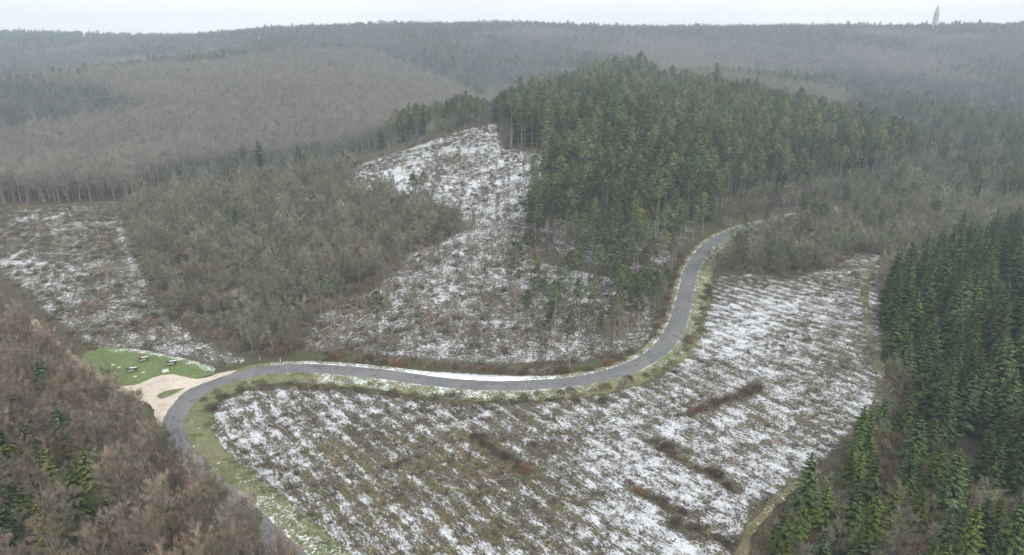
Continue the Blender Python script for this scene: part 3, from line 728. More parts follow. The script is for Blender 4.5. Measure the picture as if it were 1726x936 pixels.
K = {}
K['bare'] = Kind('bare_tree', [bare_tree(h, r, b, 2600, .034, 100 + i, 1.0, 12, .75) for i, (h, r, b) in enumerate([(13, 2.1, .15), (15, 2.4, .2), (11, 2.0, .1), (14, 1.9, .2), (12, 2.2, .12), (16, 2.2, .25)])], M['bark_grey'], M['twig_red'])
K['scrub'] = Kind('scrub_tree', [bare_tree(h, r, b, 2600, .042, 140 + i, 1.0, 12, .4) for i, (h, r, b) in enumerate([(8, 2.4, .08), (9.5, 2.6, .12), (6.5, 2.2, .05), (10.5, 2.3, .16), (7.5, 2.7, .06), (9, 2.0, .1)])], M['bark_grey'], M['twig_olive'])
K['beech'] = Kind('beech', [bare_tree(h, r, b, 1500, .065, 170 + i, 1.4, 8, .5) for i, (h, r, b) in enumerate([(16, 3.6, .25), (17, 4.0, .28), (15, 3.8, .22), (18, 3.7, .3)])], M['bark_grey'], M['twig_beech'])
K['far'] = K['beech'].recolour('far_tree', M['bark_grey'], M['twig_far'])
K['pine'] = Kind('pine_tree', [pine_tree(h, r, b, 200 + i) for i, (h, r, b) in enumerate([(23, 3.0, .66), (25, 2.8, .70), (22, 3.3, .62), (24, 2.6, .68), (21, 3.1, .64), (26, 3.2, .71), (22, 3.0, .46), (20, 3.2, .40)])], M['bark_pine'], M['needle_pine'])
K['fir'] = Kind('fir_tree', [fir_tree(h, r, 300 + i, lv) for i, (h, r, lv) in enumerate([(12, 3.7, 17), (13.5, 3.9, 19), (11, 3.6, 15), (13, 3.5, 18), (10, 3.4, 14), (13.5, 3.3, 19)])], M['bark_dark'], M['needle_fir'])
K['fir_light'] = K['fir'].recolour('fir_light', M['bark_dark'], M['needle_light'])
BUSH = {c: [bush(h, r, 420, .05, 400 + i + 20 * j).mesh('bush', [M[c]]) for i, (h, r) in enumerate([(1.9, 1.4), (2.4, 1.7), (1.5, 1.3)])] for j, c in enumerate(('brush_dark', 'brush_red', 'brush_olive', 'twig_red', 'twig_olive'))}
TUFT = {c: [tuft(h, r, 60, .05, 500 + i + 20 * j).mesh('tuft', [M[c]]) for i, (h, r) in enumerate([(.55, .5), (.75, .65), (.4, .6), (.9, .5)])] for j, c in enumerate(('brush_dark', 'brush_olive', 'brush_red', 'twig_olive'))}

# ------------------------------------------------------------------ masses of plants past the ones that can be counted
_lib_count = [0]
def mass(name, label, cat, P, rot, scl, var, meshes):
    """one object of kind stuff: points that carry copies of the plant meshes"""
    if len(P) == 0: return None
    lib = bpy.data.collections.new('library_' + name)
    for i, me in enumerate(meshes):
        lib.objects.link(bpy.data.objects.new('%s_%02d' % (name, i), me))
    me = bpy.data.meshes.new(name); me.vertices.add(len(P)); me.vertices.foreach_set('co', np.asarray(P, np.float32).ravel())
    a = me.attributes.new('rot', 'FLOAT_VECTOR', 'POINT'); r = np.zeros((len(P), 3), np.float32); r[:, 2] = rot
    r[:, 0] = RNG.normal(0, .04, len(P)); r[:, 1] = RNG.normal(0, .04, len(P)); a.data.foreach_set('vector', r.ravel())
    a = me.attributes.new('scl', 'FLOAT_VECTOR', 'POINT'); sc = np.asarray(scl, np.float32)
    if sc.ndim == 1: sc = np.repeat(sc[:, None], 3, 1)
    a.data.foreach_set('vector', sc.ravel())
    a = me.attributes.new('var', 'INT', 'POINT'); a.data.foreach_set('value', np.asarray(var, np.int32))
    o = obj(name, me); tag(o, label, cat, kind='stuff')
    g = bpy.data.node_groups.new('scatter_' + name, 'GeometryNodeTree')
    g.interface.new_socket('Geometry', in_out='INPUT', socket_type='NodeSocketGeometry')
    g.interface.new_socket('Geometry', in_out='OUTPUT', socket_type='NodeSocketGeometry')
    gi = g.nodes.new('NodeGroupInput'); go = g.nodes.new('NodeGroupOutput')
    ip = g.nodes.new('GeometryNodeInstanceOnPoints'); ci = g.nodes.new('GeometryNodeCollectionInfo')
    ci.inputs['Collection'].default_value = lib; ci.inputs['Separate Children'].default_value = True; ci.inputs['Reset Children'].default_value = True
    def na(n, t):
        q = g.nodes.new('GeometryNodeInputNamedAttribute'); q.data_type = t; q.inputs['Name'].default_value = n; return q.outputs['Attribute']
    ip.inputs['Pick Instance'].default_value = True
    L = g.links.new
    L(gi.outputs[0], ip.inputs['Points']); L(ci.outputs[0], ip.inputs['Instance'])
    L(na('var', 'INT'), ip.inputs['Instance Index']); L(na('rot', 'FLOAT_VECTOR'), ip.inputs['Rotation']); L(na('scl', 'FLOAT_VECTOR'), ip.inputs['Scale'])
    L(ip.outputs[0], go.inputs[0])
    md = o.modifiers.new('scatter', 'NODES'); md.node_group = g
    return o

def spots(poly, step, keep=None, jit=.42):
    P = np.array(poly); lo = P.min(0); hi = P.max(0)
    qx, qy = np.meshgrid(np.arange(lo[0], hi[0], step), np.arange(lo[1], hi[1], step * .87))
    qx = qx + (np.arange(qx.shape[0]) % 2)[:, None] * step / 2
    qx = qx.ravel() + RNG.uniform(-jit, jit, qx.size) * step; qy = qy.ravel() + RNG.uniform(-jit, jit, qy.size) * step
    k = inside(poly, qx, qy)
    if keep is not None: k &= keep(qx, qy)
    return qx[k], qy[k]
def along(line, step, width):
    L = np.array(spline(line, step)); n = len(L)
    return L[:, 0] + RNG.normal(0, width, n), L[:, 1] + RNG.normal(0, width, n)
CP, SP = math.cos(math.radians(18.56)), math.sin(math.radians(18.56))
def in_view(x, y, z, h, pad=0.03):
    """is a plant of height h at (x, y, z) inside the picture's field of view (tells which plants are built one by one)"""
    ok = np.zeros(len(x), bool)
    for q in (0.1, .5, 1.0):
        r = z + q * h - 70.0; f = y * CP - r * SP; u = y * SP + r * CP
        ok |= (f > 1) & (np.abs(x / f) < .719 + pad) & (np.abs(u / f) < .39 + pad)
    return ok
def clear_road(x, y, d=4.5): return road_near(x, y)[0] > d

# every planting is a list of (x, y, z, scale, turn, shape, label, group)
plant = {k: [] for k in ('bare', 'scrub', 'pine', 'fir', 'fir_light', 'beech', 'far')}
def add(kind, x, y, smin, smax, label, group, z=None):
    x = np.asarray(x, float); y = np.asarray(y, float)
    if len(x) == 0: return
    z = ground(x, y) - .12; n = len(x)
    s = RNG.uniform(smin, smax, n); r = RNG.uniform(0, 6.283, n); v = RNG.integers(0, len(K[kind].join), n)
    for i in range(n):
        lb = label(x[i], y[i], s[i]) if callable(label) else label
        plant[kind].append((x[i], y[i], z[i], s[i], r[i], int(v[i]), lb, group))

# ------------------------------------------------------------------ where the trees stand
off = lambda *polys: (lambda x, y: ~np.logical_or.reduce([inside(p, x, y) for p in polys]) & clear_road(x, y))
# pine wood on the hill
def pine_label(x, y, s):
    size = 'tall' if s > .78 else 'slim'
    if y < 250:
        where = 'at the front edge of the wood' + (' by the road bend' if x > 38 else ' above the cut' if x < 20 else ' between cut and road')
    elif x < 25 and y > 285: where = 'lining the upper snowy clearing on the hill'
    elif x > 75: where = 'on the low flank by the far road'
    elif y < 285: where = 'in the lower middle of the pine wood'
    else: where = 'deep in the dense pine wood on the hill'
    return '%s pine %s' % (size, where)
x, y = spots(PINE_WOOD, 4.3, lambda x, y: clear_road(x, y, 5) & ((y < 700)))
k = RNG.random(len(x)) < np.where(y < 242, .62, .93)
add('fir', x[~k & (y > 260)], y[~k & (y > 260)], 1.1, 1.5, 'dark fir standing out among the paler pines of the hill', 'firs among the pines')
x, y = x[k], y[k]
up = (y > 325) & (y < 500) & (x < 40); lo = (y <= 325)
for sel, s0, s1 in ((up, .50, .74), (lo & ~up, .66, .98), (~lo & ~up, .74, .98)): add('pine', x[sel], y[sel], s0, s1, pine_label, 'pines of the hill wood')
E = np.array(PINES_EDGE)
names = ['lone pine with green crown standing in the snow near the roadside bracken', 'bushy pine at the road bend in front of the wood', 'thin pine in the middle of the log strewn cut', 'small pine right above the roadside bracken',
 'pine with spreading crown left of the road bend', 'pine leaning over the rusty bank at road bend', 'pine standing just below the front edge of the wood', 'single pine on the ridge between the two clearings',
 'pine among brush in the lower right of cut', 'pine beside the big bare tree in the cut', 'small pine at the left foot of the cut', 'small green pine over roadside brush left of cut',
 'pine in front of the bare trunks at wood edge', 'pine with low crown beside broken pale trunk', 'slender pine next to the single ridge pine']
for (px, py), nm in zip(PINES_EDGE, names): add('pine', [px], [py], .55, .8, nm, None)
x, y = spots(PINE_FLANK, 4.6, lambda x, y: clear_road(x, y, 5) & (RNG.random(len(x)) < .8))
add('pine', x, y, .38, .72, lambda x, y, s: '%s green pine on the flank between wood and road bend' % ('bushy' if s > .55 else 'young'), 'pines on the flank above the bend')
x, y = spots(PINE_CUT, 7.5, lambda x, y: RNG.random(len(x)) < .6)
add('pine', x, y, .38, .7, lambda x, y, s: '%s pine left standing in the right half of the cut' % ('spindly' if s < .52 else 'half grown'), 'pines left standing in the cut')
# low scrub wood left of the cut
def scrub_label(x, y, s):
    size = 'large rounded' if s > 1.02 else 'small'
    if y < 185: w = 'at the foot of the scrub'
    elif x < -100: w = 'on the left rim by the sparse clearing'
    elif x > -48: w = 'on the right rim facing the cut'
    elif y < 240: w = 'in the lower half of the scrub wood'
    else: w = 'in the upper half of the scrub wood'
    return '%s grey olive bare tree %s' % (size, w)
x, y = spots(SCRUB_MID, 3.5, lambda x, y: clear_road(x, y, 6) & (line_dist(SCRUB_MID, x, y, True) > 7 * (fbm(x, y, 12, 2) - .35)) & (fbm(x + 77, y, 16, 2) > .3) & (np.min([np.hypot(x - p[0] * .985, (y - p[1] * .985) * .6) for p in FIRS_SCRUB], 0) > 3.6))
k = RNG.random(len(x)) < np.where(y < 175, .6, .92)
add('scrub', x[k], y[k], .5, 1.25, scrub_label, 'trees of the scrub wood')
x, y = spots(SCRUB_RIGHT, 4.2, lambda x, y: clear_road(x, y, 9))
add('scrub', x, y, .7, 1.25, lambda x, y, s: '%s olive bare tree in the thicket right of the far road' % ('tall' if s > 1 else 'low'), 'trees of the roadside thicket')
k = RNG.random(len(x)) < .10
add('pine', x[k] + 1.5, y[k] + 1.5, .45, .6, 'young green pine in the thicket right of the far road', 'young pines in the thicket')
# bare reddish wood in the near left corner
def bare_label(x, y, s):
    w = 'close to the bend of the road' if x > -62 and y > 95 else 'along the lower road' if x > -55 else 'overlooking the picnic lawn' if y > 118 else 'deep in the near reddish wood' if y > 95 else 'in the nearest corner of the wood'
    return '%s reddish brown bare tree %s' % ('tall' if s > 1.0 else 'slender' if s > .85 else 'low', w)
x, y = spots(WOOD_LEFT, 2.5, lambda x, y: clear_road(x, y, 2.9) & (line_dist(TRACK_LEFT, x, y) > 1.2) & (np.min([np.hypot(x - p[0], y - p[1]) for p in FIRS_LEFT], 0) > 2.6))
s_hi = np.where(road_near(x, y)[0] < 0, .8, 1.0)
for q in (.8, 1.0):
    add('bare', x[s_hi == q], y[s_hi == q], .62 * q, 1.02 * q, bare_label, 'bare trees of the near reddish wood')
rl = [p for p in ROADC.tolist() if p[1] < 112]
for dd in (3.9, 6.0):
    q = np.array(rl); t = np.gradient(q, axis=0); t /= np.linalg.norm(t, axis=1)[:, None]
    q = (q + np.c_[t[:, 1], -t[:, 0]] * dd)[::3] + RNG.normal(0, .4, (len(q[::3]), 2))
    q = q[road_near(q[:, 0], q[:, 1])[0] > 2.8]
    add("bare", q[:, 0], q[:, 1], .5, .85, bare_label, 'bare trees of the near reddish wood')
for (px, py) in BARE_MID[:1]: add('bare', [px], [py], 1.0, 1.05, 'big dark bare tree standing alone among logs in the cut', None)
for i, (px, py) in enumerate(BARE_MID[1:]):
    w = ['below the scrub rim', 'in the left of the cut', 'among the roadside brush', 'near the wood edge', 'on the upper cut'][i % 5]
    add('bare', [px], [py], .45, .8, 'thin bare sapling in the log strewn cut ' + w, 'saplings left in the cut')
for i, (px, py) in enumerate(BARE_LEFT): add('bare', [px], [py], .45, .75, 'thin dark bare tree %s' % ('behind the picnic lawn' if py < 160 else 'alone in the sparse clearing' if px < -120 else 'at the foot of the scrub wood'), 'thin trees by the picnic lawn')
x, y = spots([q for q in CUT_MID if q[1] < 330], 9.5, lambda x, y: inside(CUT_MID, x, y) & clear_road(x, y, 7))
add('bare', x, y, .32, .72, lambda x, y, s: 'brown %s sapling scattered on the %s cut' % ('low' if s < .5 else 'taller', 'upper' if y > 230 else 'middle' if y > 185 else 'lower'), 'scattered saplings in the cut')
# firs: dark stand on the right, singles elsewhere
def fir_label(x, y, s):
    w = 'in the back rows of the dark stand' if y > 190 else 'on the rim of the dark stand facing the snow' if x < 100 and y > 140 else 'in the middle of the dark stand' if y > 130 else 'low down in the near right corner'
    return '%s green fir %s' % ('tall' if s > 1.05 else 'medium' if s > .86 else 'short', w)
x, y = spots(FIR_RIGHT, 5.7)
add('fir', x, y, .68, 1.22, fir_label, 'firs of the dark stand')
x, y = spots(MIXED_RIGHT, 4.9)
u = RNG.random(len(x)); nn = fbm(x, y, 22, 2)
add('fir', x[(u < .45) & (nn > .45)], y[(u < .45) & (nn > .45)], .55, 1.0, fir_label, 'firs of the dark stand')
k = (u > .45) & (u < .74) & (nn > .44)
add('fir_light', x[k], y[k], .45, .8, lambda x, y, s: '%s bright green young fir on the near right slope' % ('tall' if s > .62 else 'short'), 'bright young firs')
k = ((u > .74) | (nn <= .45))
add('scrub', x[k], y[k], .5, .95, lambda x, y, s: '%s bare shrub tree between the near right firs' % ('wide' if s > .65 else 'small'), 'shrub trees between the firs')
fl = ['green fir second from the left at the bottom', 'lowest fir in the left bottom corner', 'green fir among pale shrubs in the near left corner', 'fir just right of the near left group', 'low fir at the bottom of the near left group', 'dark fir at the left picture edge in the reddish wood', 'dark fir just behind the leftmost one in the wood', 'dark fir half hidden among reddish trees', 'green fir low in the near left corner', 'fir in the middle of the near left wood',
      'bright fir close to the bottom of the near wood', 'fir in the lowest left corner', 'small fir at the bottom of the reddish wood', 'small bright fir right of the other near firs', 'fir on the far left bottom edge', 'dark fir behind the near left group']
for i, (px, py) in enumerate(FIRS_LEFT): add('fir_light' if i in (0, 2, 4, 8, 10, 12, 13) else 'fir', [px], [py], .8, 1.08, fl[i], None)
fs = ['dark fir rising from the upper rim of the scrub wood', 'single small dark fir in the middle of the scrub', 'broad dark fir at the top of the scrub wood', 'small dark fir on the upper left of the scrub', 'far dark fir behind the scrub rim',
      'small lone fir at the left end of the ridge row', 'fir in a pair on the ridge row', 'taller fir of the pair on the ridge row', 'fir in the middle of the ridge row', 'fir towards the upper end of the ridge row', 'fir near the top of the ridge row', 'dark fir at the tip of the upper clearing']
for i, (px, py) in enumerate(FIRS_SCRUB): add('fir', [px], [py], *((.95, 1.05) if 'small' in fs[i] else (1.25, 1.5)), fs[i], None)
x, y = spots([(-64, 366), (-20, 380), (-10, 404), (-18, 430), (-40, 425), (-62, 392)], 5.0)
add('pine', x, y, .45, .7, 'short pine on the ridge left of the upper clearing', 'ridge pines')
# beech slope and the far woods; stand borders are ragged
def ragged(poly, amp=22.0):
    return lambda x, y: inside(poly, x + (fbm(x, y, 45, 3) - .5) * 2 * amp + RNG.normal(0, 4, len(x)), y + (fbm(x + 300, y, 45, 3) - .5) * 3 * amp)
x, y = spots(BEECH_HILL, 4.8, lambda x, y: off(SCRUB_MID, CUT_MID, CUT_LEFT, MEADOW_FAR)(x, y) & ~ragged(SCRUB_HILL)(x, y) & (RNG.random(len(x)) < .97))
add('beech', x, y, .85, 1.05, None, None)
x, y = spots(SCRUB_HILL, 6.5, ragged(SCRUB_HILL, 15)); add('far', x, y, .6, .95, None, None)
x, y = spots(BEECH_FAR, 6.5, lambda x, y: ~inside(PINE_WOOD, x, y) & ragged(BEECH_FAR, 40)(x, y)); add('beech', x, y, .8, 1.1, None, None)
SECT = [(60, 225), (84, 140), (300, 140), (420, 320), (1350, 1480), (1350, 1560), (-1350, 1560), (-1350, 1480), (-330, 330), (-250, 300), (0, 420)]
x, y = spots(SECT, 7.2, off(PINE_WOOD, SCRUB_MID, SCRUB_RIGHT, CUT_MID, CUT_LEFT, CUT_NEAR, FIR_RIGHT, MIXED_RIGHT, BEECH_HILL, SCRUB_HILL, MEADOW_FAR))
k = (np.abs(x) < .74 * y + 60) & (np.hypot(x - 768, y - 1372) > 14) & (line_dist(TRACK_RIGHT, x, y) > 4) & (np.hypot(x - HOUSES[0][0], y - HOUSES[0][1] + 8) > 12)
x, y = x[k], y[k]; nn = fbm(x, y, 120, 3) + RNG.normal(0, .05, len(x))
nr = (y < 330); near = (y < 540) & (x < 10)
g = (nn > .54) & ~near & ~nr
add('scrub', x[nr], y[nr], .8, 1.3, None, None)
add('far', x[near & ~nr], y[near & ~nr], .45, .75, None, None)
k = ~g & ~near & ~nr; kb = k & (fbm(x + 900, y, 160, 3) > .6); k &= ~kb
add('beech', x[kb], y[kb], .7, 1.05, None, None)
add('far', x[k], y[k], .65, 1.05, None, None)
gp = g & (RNG.random(len(x)) < .75)
add('pine', x[gp], y[gp], .5, .75, None, None); gf = g & ~gp
add('fir', x[gf], y[gf], .8, 1.15, None, None)

SINGLE = {'bare': ('bare_tree', 300), 'scrub': ('scrub_tree', 300), 'pine': ('pine_tree', 300), 'fir': ('fir_tree', 300), 'fir_light': ('young_fir_tree', 300)}
MASS = {'bare': ('bare_wood', 'more reddish brown bare trees of the near left wood', 'wood'), 'scrub': ('scrub_wood', 'more grey olive trees of the scrub on the slopes', 'wood'),
        'pine': ('pine_wood', 'the rest of the green pine wood covering the hill', 'wood'), 'fir': ('fir_wood', 'dark firs scattered through the far woods', 'wood'),
        'fir_light': ('young_fir_wood', 'more bright young firs', 'wood'), 'beech': ('beech_wood', 'leafless grey brown beech wood covering the long slope', 'wood'), 'far': ('far_wood', 'hazy mixed wood on the far ridges', 'wood')}
for kind, P in plant.items():
    k = K[kind]; A = np.array([p[:5] for p in P]); V = np.array([p[5] for p in P])
    single = np.zeros(len(P), bool)
    if kind in SINGLE:
        h = np.array([max(v.co.z for v in me.vertices) for me in k.join])[V] * A[:, 3]
        ok = in_view(A[:, 0], A[:, 1], A[:, 2], h) & np.array([p[6] is not None for p in P])
        size = h / np.sqrt(A[:, 0] ** 2 + A[:, 1] ** 2 + (A[:, 2] - 70) ** 2)
        size = size + np.array([10.0 if (p[6] and p[7] is None) else 0.0 for p in P])
        order = [i for i in np.argsort(-size) if ok[i]][:SINGLE[kind][1]]
        single[order] = True
        for i in order:
            x_, y_, z_, s_, r_, v_, lb, gr = P[i]
            e = obj(SINGLE[kind][0], None, None, (x_, y_, z_), r_, (s_, s_, s_ * (0.86 + .28 * ((i * 37) % 10) / 10)))
            tag(e, lb, 'tree', gr)
            obj('trunk', k.tr[v_], e); obj('crown', k.cr[v_], e)
    m = ~single
    if kind in ('bare', 'scrub', 'pine', 'fir', 'fir_light'):       # nothing of the mass stands where the picture cannot see it
        hh = np.full(len(P), 16.0)
        m &= in_view(A[:, 0], A[:, 1], A[:, 2], hh, .25)
    sc = np.repeat(A[m, 3][:, None], 3, 1); sc[:, 2] *= RNG.uniform(.86, 1.14, len(sc))
    mass(MASS[kind][0], MASS[kind][1], MASS[kind][2], A[m, :3], A[m, 4], sc, V[m], k.join)

# ------------------------------------------------------------------ bushes, brambles, tufts
def bush_things(name, line, step, width, cols, smin, smax, label, group, cat='bush'):
    x, y = along(line, step, width); kz = clear_road(x, y, 3.6); x, y = x[kz], y[kz]; z = ground(x, y) - .05
    for i in range(len(x)):
        c = cols[int(RNG.integers(0, len(cols)))]; s = float(RNG.uniform(smin, smax))
        o = obj(name, BUSH[c][int(RNG.integers(0, 3))], None, (x[i], y[i], z[i]), float(RNG.uniform(0, 6.3)), (s, s, s * RNG.uniform(.7, 1.0)))
        cw = {'brush_dark': 'dark brown', 'brush_red': 'rusty red', 'brush_olive': 'olive', 'twig_red': 'reddish grey', 'twig_olive': 'grey olive'}[c]
        tag(o, cw + ' ' + (label(x[i], y[i]) if callable(label) else label), cat, group)
far_l = lambda x, y: 'bush on bank across road ' + ('left of the snow strip' if x < -26 else 'behind the snow strip' if x < 10 else 'at the turn of the bend' if y < 165 else 'above the upper bend')
bush_things('bracken_bush', HEDGE_FAR, 1.2, .9, ['brush_red', 'brush_red', 'twig_red', 'brush_dark', 'brush_olive'], .6, 1.15, far_l, 'bushes on the far road bank')
near_l = lambda x, y: 'bush between verge and near cut ' + ('at its left corner' if x < -50 else 'in its left part' if x < -25 else 'in its middle' if x < 8 else 'below the bend' if x < 35 else 'beside the upper bend')
bush_things('verge_bush', HEDGE_NEAR, 1.3, 1.1, ['brush_dark', 'twig_olive', 'brush_olive', 'twig_red'], .5, .95, near_l, 'bushes along the near verge')
for ln, w in ((WINDROW_A, 'longest brash line in the near cut'), (WINDROW_B, 'rusty brash line below the bend'), (WINDROW_C, 'short lower brash line'), (WINDROW_D, 'lowest brash line by the track'), (WINDROW_E, 'brash line in the middle of the cut')):
    bush_things('bramble_bush', ln, .8, .45, ['brush_dark', 'brush_dark', 'brush_olive', 'brush_red'], .45, .85, 'bramble heap on the ' + w, 'bramble heaps on brash lines')

def mass_of(name, label, cat, x, y, cols_w, table, smin, smax):
    names = list(cols_w); meshes = [m for c in names for m in table[c]]
    per = len(table[names[0]]); w = np.array([cols_w[c] for c in names], float); w /= w.sum()
    col = RNG.choice(len(names), len(x), p=w); var = col * per + RNG.integers(0, per, len(x))
    mass(name, label, cat, np.c_[x, y, ground(x, y) - .04], RNG.uniform(0, 6.3, len(x)), RNG.uniform(smin, smax, len(x)), var, meshes)

x, y = spots(CUT_NEAR, 1.05, lambda x, y: in_view(x, y, 0 * x, 1.0, .1))
d = fbm(x, y, 7, 3); u = x * math.sin(FA) - y * math.cos(FA)
row = .5 + .5 * np.sin(u * 2 * math.pi / 3.2 + 4 * (fbm(x, y, 20, 2) - .5))
o_ = mask(CUT_NEAR_OCHRE, x, y, 8.0); s_ = mask(CUT_NEAR_SNOW, x, y, 8.0)
keep = RNG.random(len(x)) < np.clip(.20 + 1.2 * (d - .5) + .35 * row + .12 * o_ - .22 * s_, .05, .95)
x, y, o_ = x[keep], y[keep], o_[keep]
oc = RNG.random(len(x)) < (.25 + .5 * o_)
mass_of('dry_grass_tufts', 'ochre and olive grass tufts covering the near cut', 'grass', x[oc], y[oc], {'brush_olive': 3, 'twig_olive': 1}, TUFT, .5, 1.25)
mass_of('bramble_cover', 'low dark bramble and brash covering the near cut', 'bramble', x[~oc], y[~oc], {'brush_dark': 3, 'twig_olive': 1.4, 'brush_red': .5}, TUFT, .5, 1.3)
x, y = spots(CUT_MID, 1.6, lambda x, y: fbm(x, y, 9, 3) > RNG.uniform(.44, .68, len(x)))
mass_of('brash_cover', 'twigs and brash littering the cut beyond the road', 'brash', x, y, {'brush_dark': 2, 'twig_olive': 2, 'twig_red': 1} if 'twig_red' in TUFT else {'brush_dark': 2, 'twig_olive': 2, 'brush_red': .6}, TUFT, .7, 1.8)
x, y = spots(CUT_LEFT, 1.6, lambda x, y: fbm(x, y, 9, 3) > RNG.uniform(.32, .6, len(x)))
mass_of('clearing_cover', 'low brush covering the sparse left clearing', 'brush', x, y, {'brush_dark': 1.5, 'twig_olive': 2, 'brush_olive': 2, 'brush_red': 1}, TUFT, .8, 2.0)
# undergrowth bushes in the cuts and at the wood edges
x, y = spots(CUT_MID, 3.2, lambda x, y: (fbm(x, y, 12, 2) > .5) & clear_road(x, y))
x2, y2 = spots(CUT_LEFT, 3.6, lambda x, y: (fbm(x, y, 18, 2) > .47) & clear_road(x, y) & ~inside(LAWN, x, y))
x3, y3 = spots(CUT_NEAR, 7.0, lambda x, y: (fbm(x, y, 16, 2) > .56) & clear_road(x, y, 8))
mass_of('low_undergrowth', 'scattered low bushes growing in the snowy cuts', 'undergrowth', np.r_[x, x2, x3], np.r_[y, y2, y3], {'twig_red': 2, 'twig_olive': 3, 'brush_dark': 1}, BUSH, .35, .95)
x, y = spots(MIXED_RIGHT, 2.0, lambda x, y: RNG.random(len(x)) < .8)
x2, y2 = spots(WOOD_LEFT, 2.8, lambda x, y: clear_road(x, y, 4) & (line_dist(TRACK_LEFT, x, y) > 1.6))
xe, ye = spots(SCRUB_MID, 2.4, lambda x, y: (line_dist(SCRUB_MID, x, y, True) < 5) & clear_road(x, y, 5))
x3, y3 = spots(SCRUB_RIGHT, 3.5, lambda x, y: clear_road(x, y, 8))
k = in_view(x2, y2, 0 * x2, 3.0, .15); x2, y2 = x2[k], y2[k]
mass_of('wood_floor_bushes', 'brown bushes filling the floor of the near woods', 'undergrowth', np.r_[x, x2, x3, xe], np.r_[y, y2, y3, ye], {'twig_red': 3, 'twig_olive': 2, 'brush_red': .5}, BUSH, .6, 1.3)

# ------------------------------------------------------------------ felled logs, standing snags
def log_mesh(L, r, seed):
    random.seed(seed); m = MB(); n = 6
    pts = [Vector((-L / 2 + L * i / n, .03 * L * .3 * math.sin(i * 1.3 + seed), .04 * math.sin(i * 2.1 + seed))) for i in range(n + 1)]
    m.tube(pts, [r * (1.0 - .5 * i / n) for i in range(n + 1)], 8)
    for i in range(4):
        p = pts[random.randint(2, n - 1)]; d = Vector((.5, random.uniform(-1, 1), random.uniform(.2, 1))).normalized()
        m.tube([p, p + d * random.uniform(.3, .8)], [.05, .015], 4)
    return m.mesh('log', [M['log']], True)
LM = [log_mesh(1.0 * L, .17, 700 + L) for L in (6, 8, 10)]
lab = ['pale double log at the left foot of the cut', 'short pale log at the left foot of the cut', 'pale log lying along the scrub rim', 'thick pale log further up the scrub rim', 'log in the centre of the cut beside saplings', 'log below the big bare tree',
       'log just left of the big bare tree', 'broken pale trunk lying below the pines at wood edge', 'pale crooked log above the roadside bracken', 'grey log in the left half of the cut', 'thin log beside the scrub corner', 'log pointing to the big bare tree', 'long white fallen trunk in the thicket beside the upper bend',
       'grey log across the lower middle of the cut', 'log uphill of the centre brash', 'log between big bare tree and pines', 'log near the lowest corner of the scrub', 'log in the lower sparse clearing', 'log at the top of the sparse clearing']
for i in range(0, len(LOGS) - 1, 2):
    a = Vector((*LOGS[i], 0)); b = Vector((*LOGS[i + 1], 0)); L = min((b - a).length, 14.0); d = (b - a).normalized(); c = (a + b) / 2
    z0 = gz(*(c - d * L / 2).to_2d()); z1 = gz(*(c + d * L / 2).to_2d())
    o = obj('felled_log', LM[i // 2 % 3], None, (c.x, c.y, (z0 + z1) / 2 + .28)); l0 = (6, 8, 10)[i // 2 % 3]
    big = 1.5 if i // 2 == 12 else 1.0
    o.rotation_euler = (0, -math.atan2(z1 - z0, L), math.atan2(d.y, d.x)); o.scale = (L / l0, 1.2 * big, 1.2 * big)
    tag(o, lab[i // 2], 'log', 'felled logs')
x, y = spots(CUT_MID, 7.5, lambda x, y: clear_road(x, y, 8) & (RNG.random(len(x)) < .8))
for i in range(len(x)):
    L = float(RNG.uniform(3, 9)); an = math.radians(61) + float(RNG.normal(0, .3 if y[i] < 240 else .9)); s = float(RNG.uniform(.4, .75)); v = i % 3
    z = gz(x[i], y[i]); dz = gz(x[i] + math.cos(an), y[i] + math.sin(an)) - z
    o = obj('felled_log', LM[v], None, (x[i], y[i], z + .2)); o.rotation_euler = (0, -math.atan(dz), an); o.scale = (L / (6, 8, 10)[v], s, s)
    tag(o, ('weathered log lying in the upper snowy clearing' if y[i] > 250 else 'weathered log low in the cut by the bank' if y[i] < 180 else 'weathered log on the middle slope of the cut') + (', a short one' if L < 6 else ', a long one'), 'log', 'weathered logs of the cut')
def snag_mesh(H, seed):
    random.seed(seed); m = MB(); pts = [Vector((.1 * math.sin(i + seed), .1 * math.cos(i * 1.3), H * i / 6)) for i in range(7)]
    m.tube(pts, [.16 * (1 - .75 * i / 6) for i in range(7)], 6)
    for i in range(9):
        k = random.uniform(.3, 1); p = Vector((0, 0, H * k)); a = random.uniform(0, 6.3)
        m.tube([p, p + Vector((math.cos(a), math.sin(a), .35)) * random.uniform(.4, 1.2)], [.035, .01], 3, False)
    return m.mesh('snag', [M['log']])
SN = [snag_mesh(h, 800 + h) for h in (7, 9, 5)]
x, y = spots(CUT_MID, 13.0, lambda x, y: clear_road(x, y, 8))
for i in range(len(x)):
    o = obj('dead_snag', SN[i % 3], None, (x[i], y[i], gz(x[i], y[i]) - .1), float(RNG.uniform(0, 6)), (.8, .8, float(RNG.uniform(.6, 1))))
    o.rotation_euler = (float(RNG.normal(0, .08)), float(RNG.normal(0, .08)), float(RNG.uniform(0, 6)))
    tag(o, 'thin dead standing trunk in the ' + ('upper snowy clearing' if y[i] > 250 else 'lower cut' if y[i] < 185 else 'middle of the cut'), 'dead tree', 'dead trunks left in the cut')

